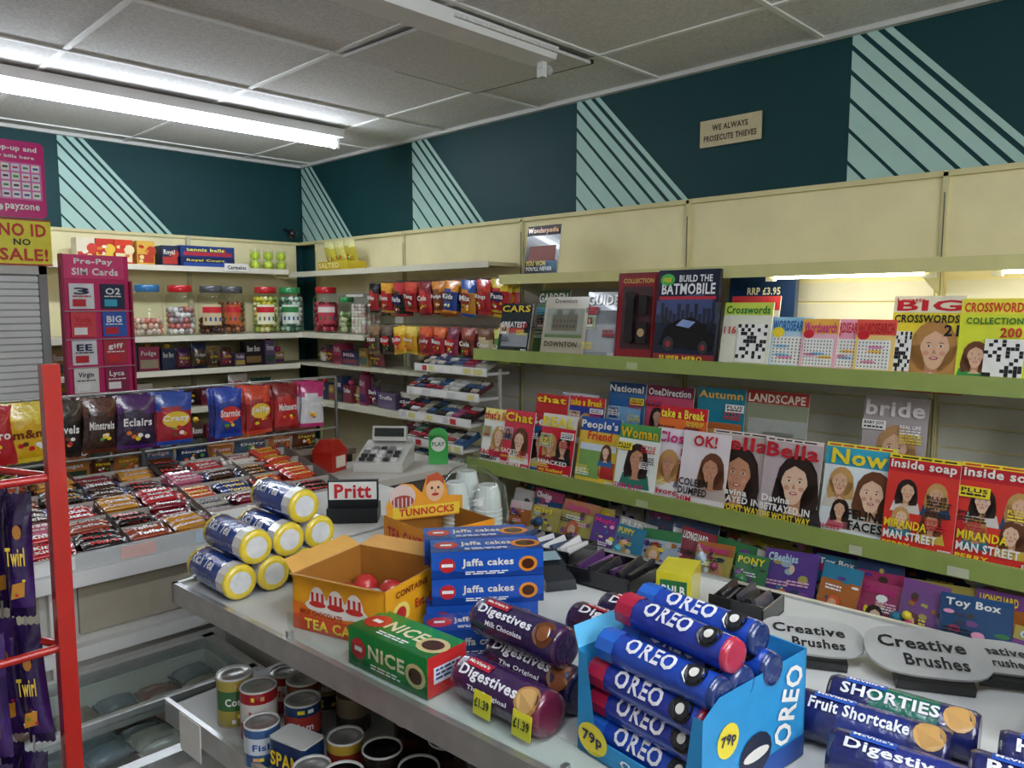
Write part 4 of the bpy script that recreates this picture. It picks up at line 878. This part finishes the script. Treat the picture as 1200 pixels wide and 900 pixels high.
for lay in range(4):
    for q in range(4):
        x = .031+.0525*q+(.004 if lay % 2 else 0)
        if lay == 3 and q == 3: continue
        p = F @ Vector((x, .196 if lay < 3 else .19+R.uniform(-.01, .01), .027+.0395*lay))
        oreo(p, -6+(R.uniform(-3, 3) if lay == 3 else 0), lay in (1, 2) and q < 2, 38 if lay < 3 else 60)
for q, dx in enumerate((.078, .128)):
    p = F @ Vector((dx, .19+.008*q, .183)); oreo(p, -9+5*q, q == 0, 60)

for x, y, z, c, t in ((1.025, .44, .034, '1a2c7a', 'Fruit Shortcake'), (1.098, .425, .034, '0f6a58', 'SHORTIES'), (.955, .365, .034, '1f2c84', 'Digestives'), (1.025, .225, .034, '14306a', 'Rich Tea'), (1.10, .21, .034, '1c2a70', 'Hobnobs')):
    roll('biscuit_roll', x, y, y-.19, TZ+z, .0335, c, '1a1c50', t, 'f0f0f4', band='182060', ang=58, th=.26, tx=.1, tw=.66, deg=8, logo='2c58b8', discs=[(.88,58,.019,'c89a5a')])
mb = MB(rz(1.20, .0, TZ+.001, 0)); mb.box(0, 0, 0, .20, .20, .28, '3c2458', GLOSS)
mb.F = mb.F @ fr((0, .20, 0), (0, -1, 0), (0, 0, 1)); mb.rect(0, 0, .2, .13, '7a4a2c', .001, GLOSS); mb.rect(0, .22, .2, .28, 'd8a040', .001, GLOSS)
for k in range(9): mb.ell(R.uniform(.03, .17), R.uniform(.02, .12), .022, .02, 'b07a44', .0015+.0003*k)
for k in range(14): mb.ell(R.uniform(.02, .18), R.uniform(.01, .13), .005, .005, '3a1c10', .005, k=6)
mb.text('Cookies', .02, .16, .16, .04, 'f4e8c8', .002); mb.obj('biscuit_box')

def paddle(name, o, u, v, w, h, text):
    mb = MB(fr(o, u, v))
    pts = [(w*.5+w*.5*math.copysign(abs(math.cos(a))**.6, math.cos(a)), h*.5+h*.5*math.copysign(abs(math.sin(a))**.8, math.sin(a))) for a in [2*math.pi*i/26 for i in range(26)]]
    mb.loft([[(x, y, -.004) for x, y in pts], [(x, y, 0) for x, y in pts]], 'c0c0bc', PAPER, False, '9a9a98', 'b4b4b0')
    mb.text(text[0], w*.12, h*.52, w*.7, h*.25, '1c1c20', .001); mb.text(text[1], w*.3, h*.18, w*.5, h*.24, '1c1c20', .001)
    mb.box(w*.2, -.012, -.02, w*.8, h*.15, -.004, '18181a', GLOSS)
    for q in range(5): mb.rod((w*(.25+.12*q), h*.1, -.012), (w*(.3+.1*q), h*.9, -.012), .006, '1c1c20', GLOSS)
    mb.obj(name)
paddle('brush_display_card', (1.195, .58, TZ+.025), (.50, -.86, -.02), (.86, .5, .30), .17, .095, ('Creative', 'Brushes'))
paddle('brush_display_card', (1.245, .42, TZ+.025), (.50, -.86, -.02), (.86, .5, .32), .19, .115, ('Creative', 'Brushes'))
paddle('brush_display_card', (1.345, .315, TZ+.028), (.50, -.86, -.02), (.86, .5, .3), .13, .08, ('Creative', 'Brushes'))

mb = MB(rz(1.33, .83, TZ+.001, 20)); mb.box(-.05, -.035, 0, .05, .035, .075, 'd8cc30', GLOSS)
mb.F = mb.F @ fr((-.05, .035, 0), (0, -1, 0), (0, 0, 1)); mb.rect(.008, .02, .062, .06, '2a6a3c', .001); mb.text('BULB', .012, .03, .046, .02, WHT, .002); mb.obj('light_bulb_box')
def tray(name, x, y, deg, w, d, h, c, items):
    mb = MB(rz(x, y, TZ+.001, deg)); t = .004
    mb.box(-w/2, -d/2, 0, w/2, d/2, t, c, GLOSS)
    for a in ((-w/2, -d/2, -w/2+t, d/2, h*1.2), (w/2-t, -d/2, w/2, d/2, h), (-w/2, -d/2, w/2, -d/2+t, h), (-w/2, d/2-t, w/2, d/2, h)): mb.box(a[0], a[1], 0, a[2], a[3], a[4], c, GLOSS)
    k = int(d/.022)
    for i in range(k):
        yy = -d/2+.015+i*(d-.02)/k
        mb.F = rz(x, y, TZ+.006, deg) @ Matrix.Translation((R.uniform(-.02, .02), yy, 0)) @ Matrix.Rotation(math.radians(R.uniform(-30, -5)), 4, 'X') @ Matrix.Rotation(math.radians(R.uniform(-6, 6)), 4, 'Y'); mb.box(-w*.35, -.003, 0, w*.35, .006, h*R.uniform(.9, 1.3), R.choice(items), GLOSS)
    mb.obj(name)
tray('stationery_tray', 1.36, 1.22, 10, .14, .2, .035, '1c1c20', ['2a2a30', '6a6a70', 'd8d8d8', '3a4a6a'])
tray('stationery_tray', 1.34, 1.00, 5, .15, .16, .03, '1c1c20', ['4a2a5a', '2a2a30', '8a5a9a'])
tray('stationery_tray', 1.20, .76, 15, .09, .10, .03, 'c8c8c4', ['d8d8d8', 'b8b8bc', 'e8e0d0'])
tray('hair_accessory_tray', 1.37, .70, 5, .11, .11, .035, '1a1a1e', ['1c1c22', '2a2a30', '5a5a60'])
mb = MB(rz(1.24, 1.10, TZ+.001, -30)); mb.loft([[(-.035, -.07, 0), (.035, -.07, 0), (.035, .07, 0), (-.035, .07, 0)], [(-.033, -.065, .02), (.033, -.065, .02), (.035, .065, .045), (-.035, .065, .045)]], '2a2c30', GLOSS, False, '2a2c30', '2a2c30')
mb.F = mb.F @ fr((-.026, .01, .038), (1, 0, 0), (0, .95, .18)); mb.rect(0, 0, .052, .04, '8aa0a8', .003); mb.obj('card_payment_terminal')
# stacks of plastic cups in a clear bag
mb = MB()
for x, y, k_ in ((1.31, 1.50, 7), (1.385, 1.455, 6), (1.385, 1.54, 8)):
    r = .037; prof = [(r*.3, TZ+.002), (r*1.0, TZ+.002)]
    for q in range(k_): prof += [(r*1.04, TZ+.004+.012*q), (r*1.04, TZ+.008+.012*q), (r*.97, TZ+.010+.012*q), (r*.965, TZ+.015+.012*q)]
    zt = TZ+.012*k_; prof += [(r*.9, zt+.03), (r*.72, zt+.06), (r*.66, zt+.062), (.001, zt+.06)]
    mb.lathe(x, y, prof, 'd8dcda', GLOSS, 18, sm=False)
rg = lambda s_, z: [(1.36+s_*(.095+.008*math.sin(5*a))*math.cos(a), 1.5+s_*(.095+.008*math.cos(7*a))*math.sin(a), z) for a in [2*math.pi*i/20 for i in range(20)]]
mb.loft([rg(1, TZ+.001), rg(1.05, TZ+.06), rg(.95, TZ+.13), rg(.5, TZ+.17), rg(.12, TZ+.185), rg(.2, TZ+.205)], 'f6faf8', GLASS, True)
mb.obj('plastic_cup_bag')

# ================================================================== RED WIRE STAND
mb = MB(); RD = 'b0241c'
def post(x, y, z0, z1, w=.0125): mb.box(x-w, y-w, z0, x+w, y+w, z1, RD, GLOSS)
SY = 1.95
for x, y in ((.345, 1.36), (.345, SY), (-.25, 1.36), (-.25, SY)):
    if not (x > 0 and y > 1.5): post(x, y, 0, 1.51)
    else: post(x-.24, y, 0, 1.44)
for z in (1.33, 1.05, .80, .12):
    mb.rod((-.25, 1.36, z), (.345, 1.36, z), .007, RD, GLOSS)
    mb.rod((.105, SY, z), (-.25, SY, z), .007, RD, GLOSS)
    mb.rod((.345, 1.36, z), (.105, SY, z), .007, RD, GLOSS); mb.rod((-.25, 1.36, z), (-.25, SY, z), .007, RD, GLOSS)
mb.obj('red_display_stand')
mb = MB()
for lvl, z in enumerate((1.30, 1.08, .86)):
    for i in range(8):
        for j in range(3):
            x = .305-.05*i-.02*j; y = 1.42+.06*j
            mb.F = Matrix(); mb.rod((x, y, z+.03), (x, y, z), .002, 'c8c8c8')
            mb.F = fr((x, y, z), (0.72, -.69, R.uniform(-.08, .08)), (R.uniform(-.05, .05), 0, 1)); bag(mb, .042, .205, .03, '2e1650', R.choice(['241040', '3a1a5e']), '3a1c62', 'Twirl' if j == 0 else None, 'f0c850')
            mb.poly([(-.012, -.17, .0175), (.010, -.165, .0175), (.012, -.14, .0175), (-.008, -.145, .0175)], 'c8882c', FOIL); mb.ell(.004, -.06, .007, .012, 'b8762c', .017, FOIL)
mb.obj('hanging_chocolate_packs')

# ================================================================== LIGHTS / WORLD / CAMERA
w = bpy.data.worlds.new('World'); bpy.context.scene.world = w; w.use_nodes = True
w.node_tree.nodes['Background'].inputs[0].default_value = (.6, .7, .8, 1); w.node_tree.nodes['Background'].inputs[1].default_value = .3
def area(name, loc, rot, sx, sy, p, col):
    l = bpy.data.lights.new(name, 'AREA'); l.shape = 'RECTANGLE'; l.size = sx; l.size_y = sy; l.energy = p; l.color = col
    o = bpy.data.objects.new(name, l); SC.objects.link(o); o.location = loc; o.rotation_euler = rot
area('fill_light', (.4, -1.9, 2.3), (math.radians(55), 0, math.radians(-30)), 1.8, .8, 36, (.96, .98, 1.0))  # unseen fill light added behind the camera to brighten magazines and foreground

cam = bpy.data.cameras.new('camera'); cam.sensor_width = 36; cam.lens = 27; cam.clip_start = .05
co = bpy.data.objects.new('camera', cam); SC.objects.link(co)
co.location = (0, 0, 1.6); co.rotation_euler = (math.radians(90-5.77), 0, math.radians(-45.4))
bpy.context.scene.camera = co
bpy.context.scene.view_settings.view_transform = 'Standard'
bpy.context.scene.view_settings.look = 'None'
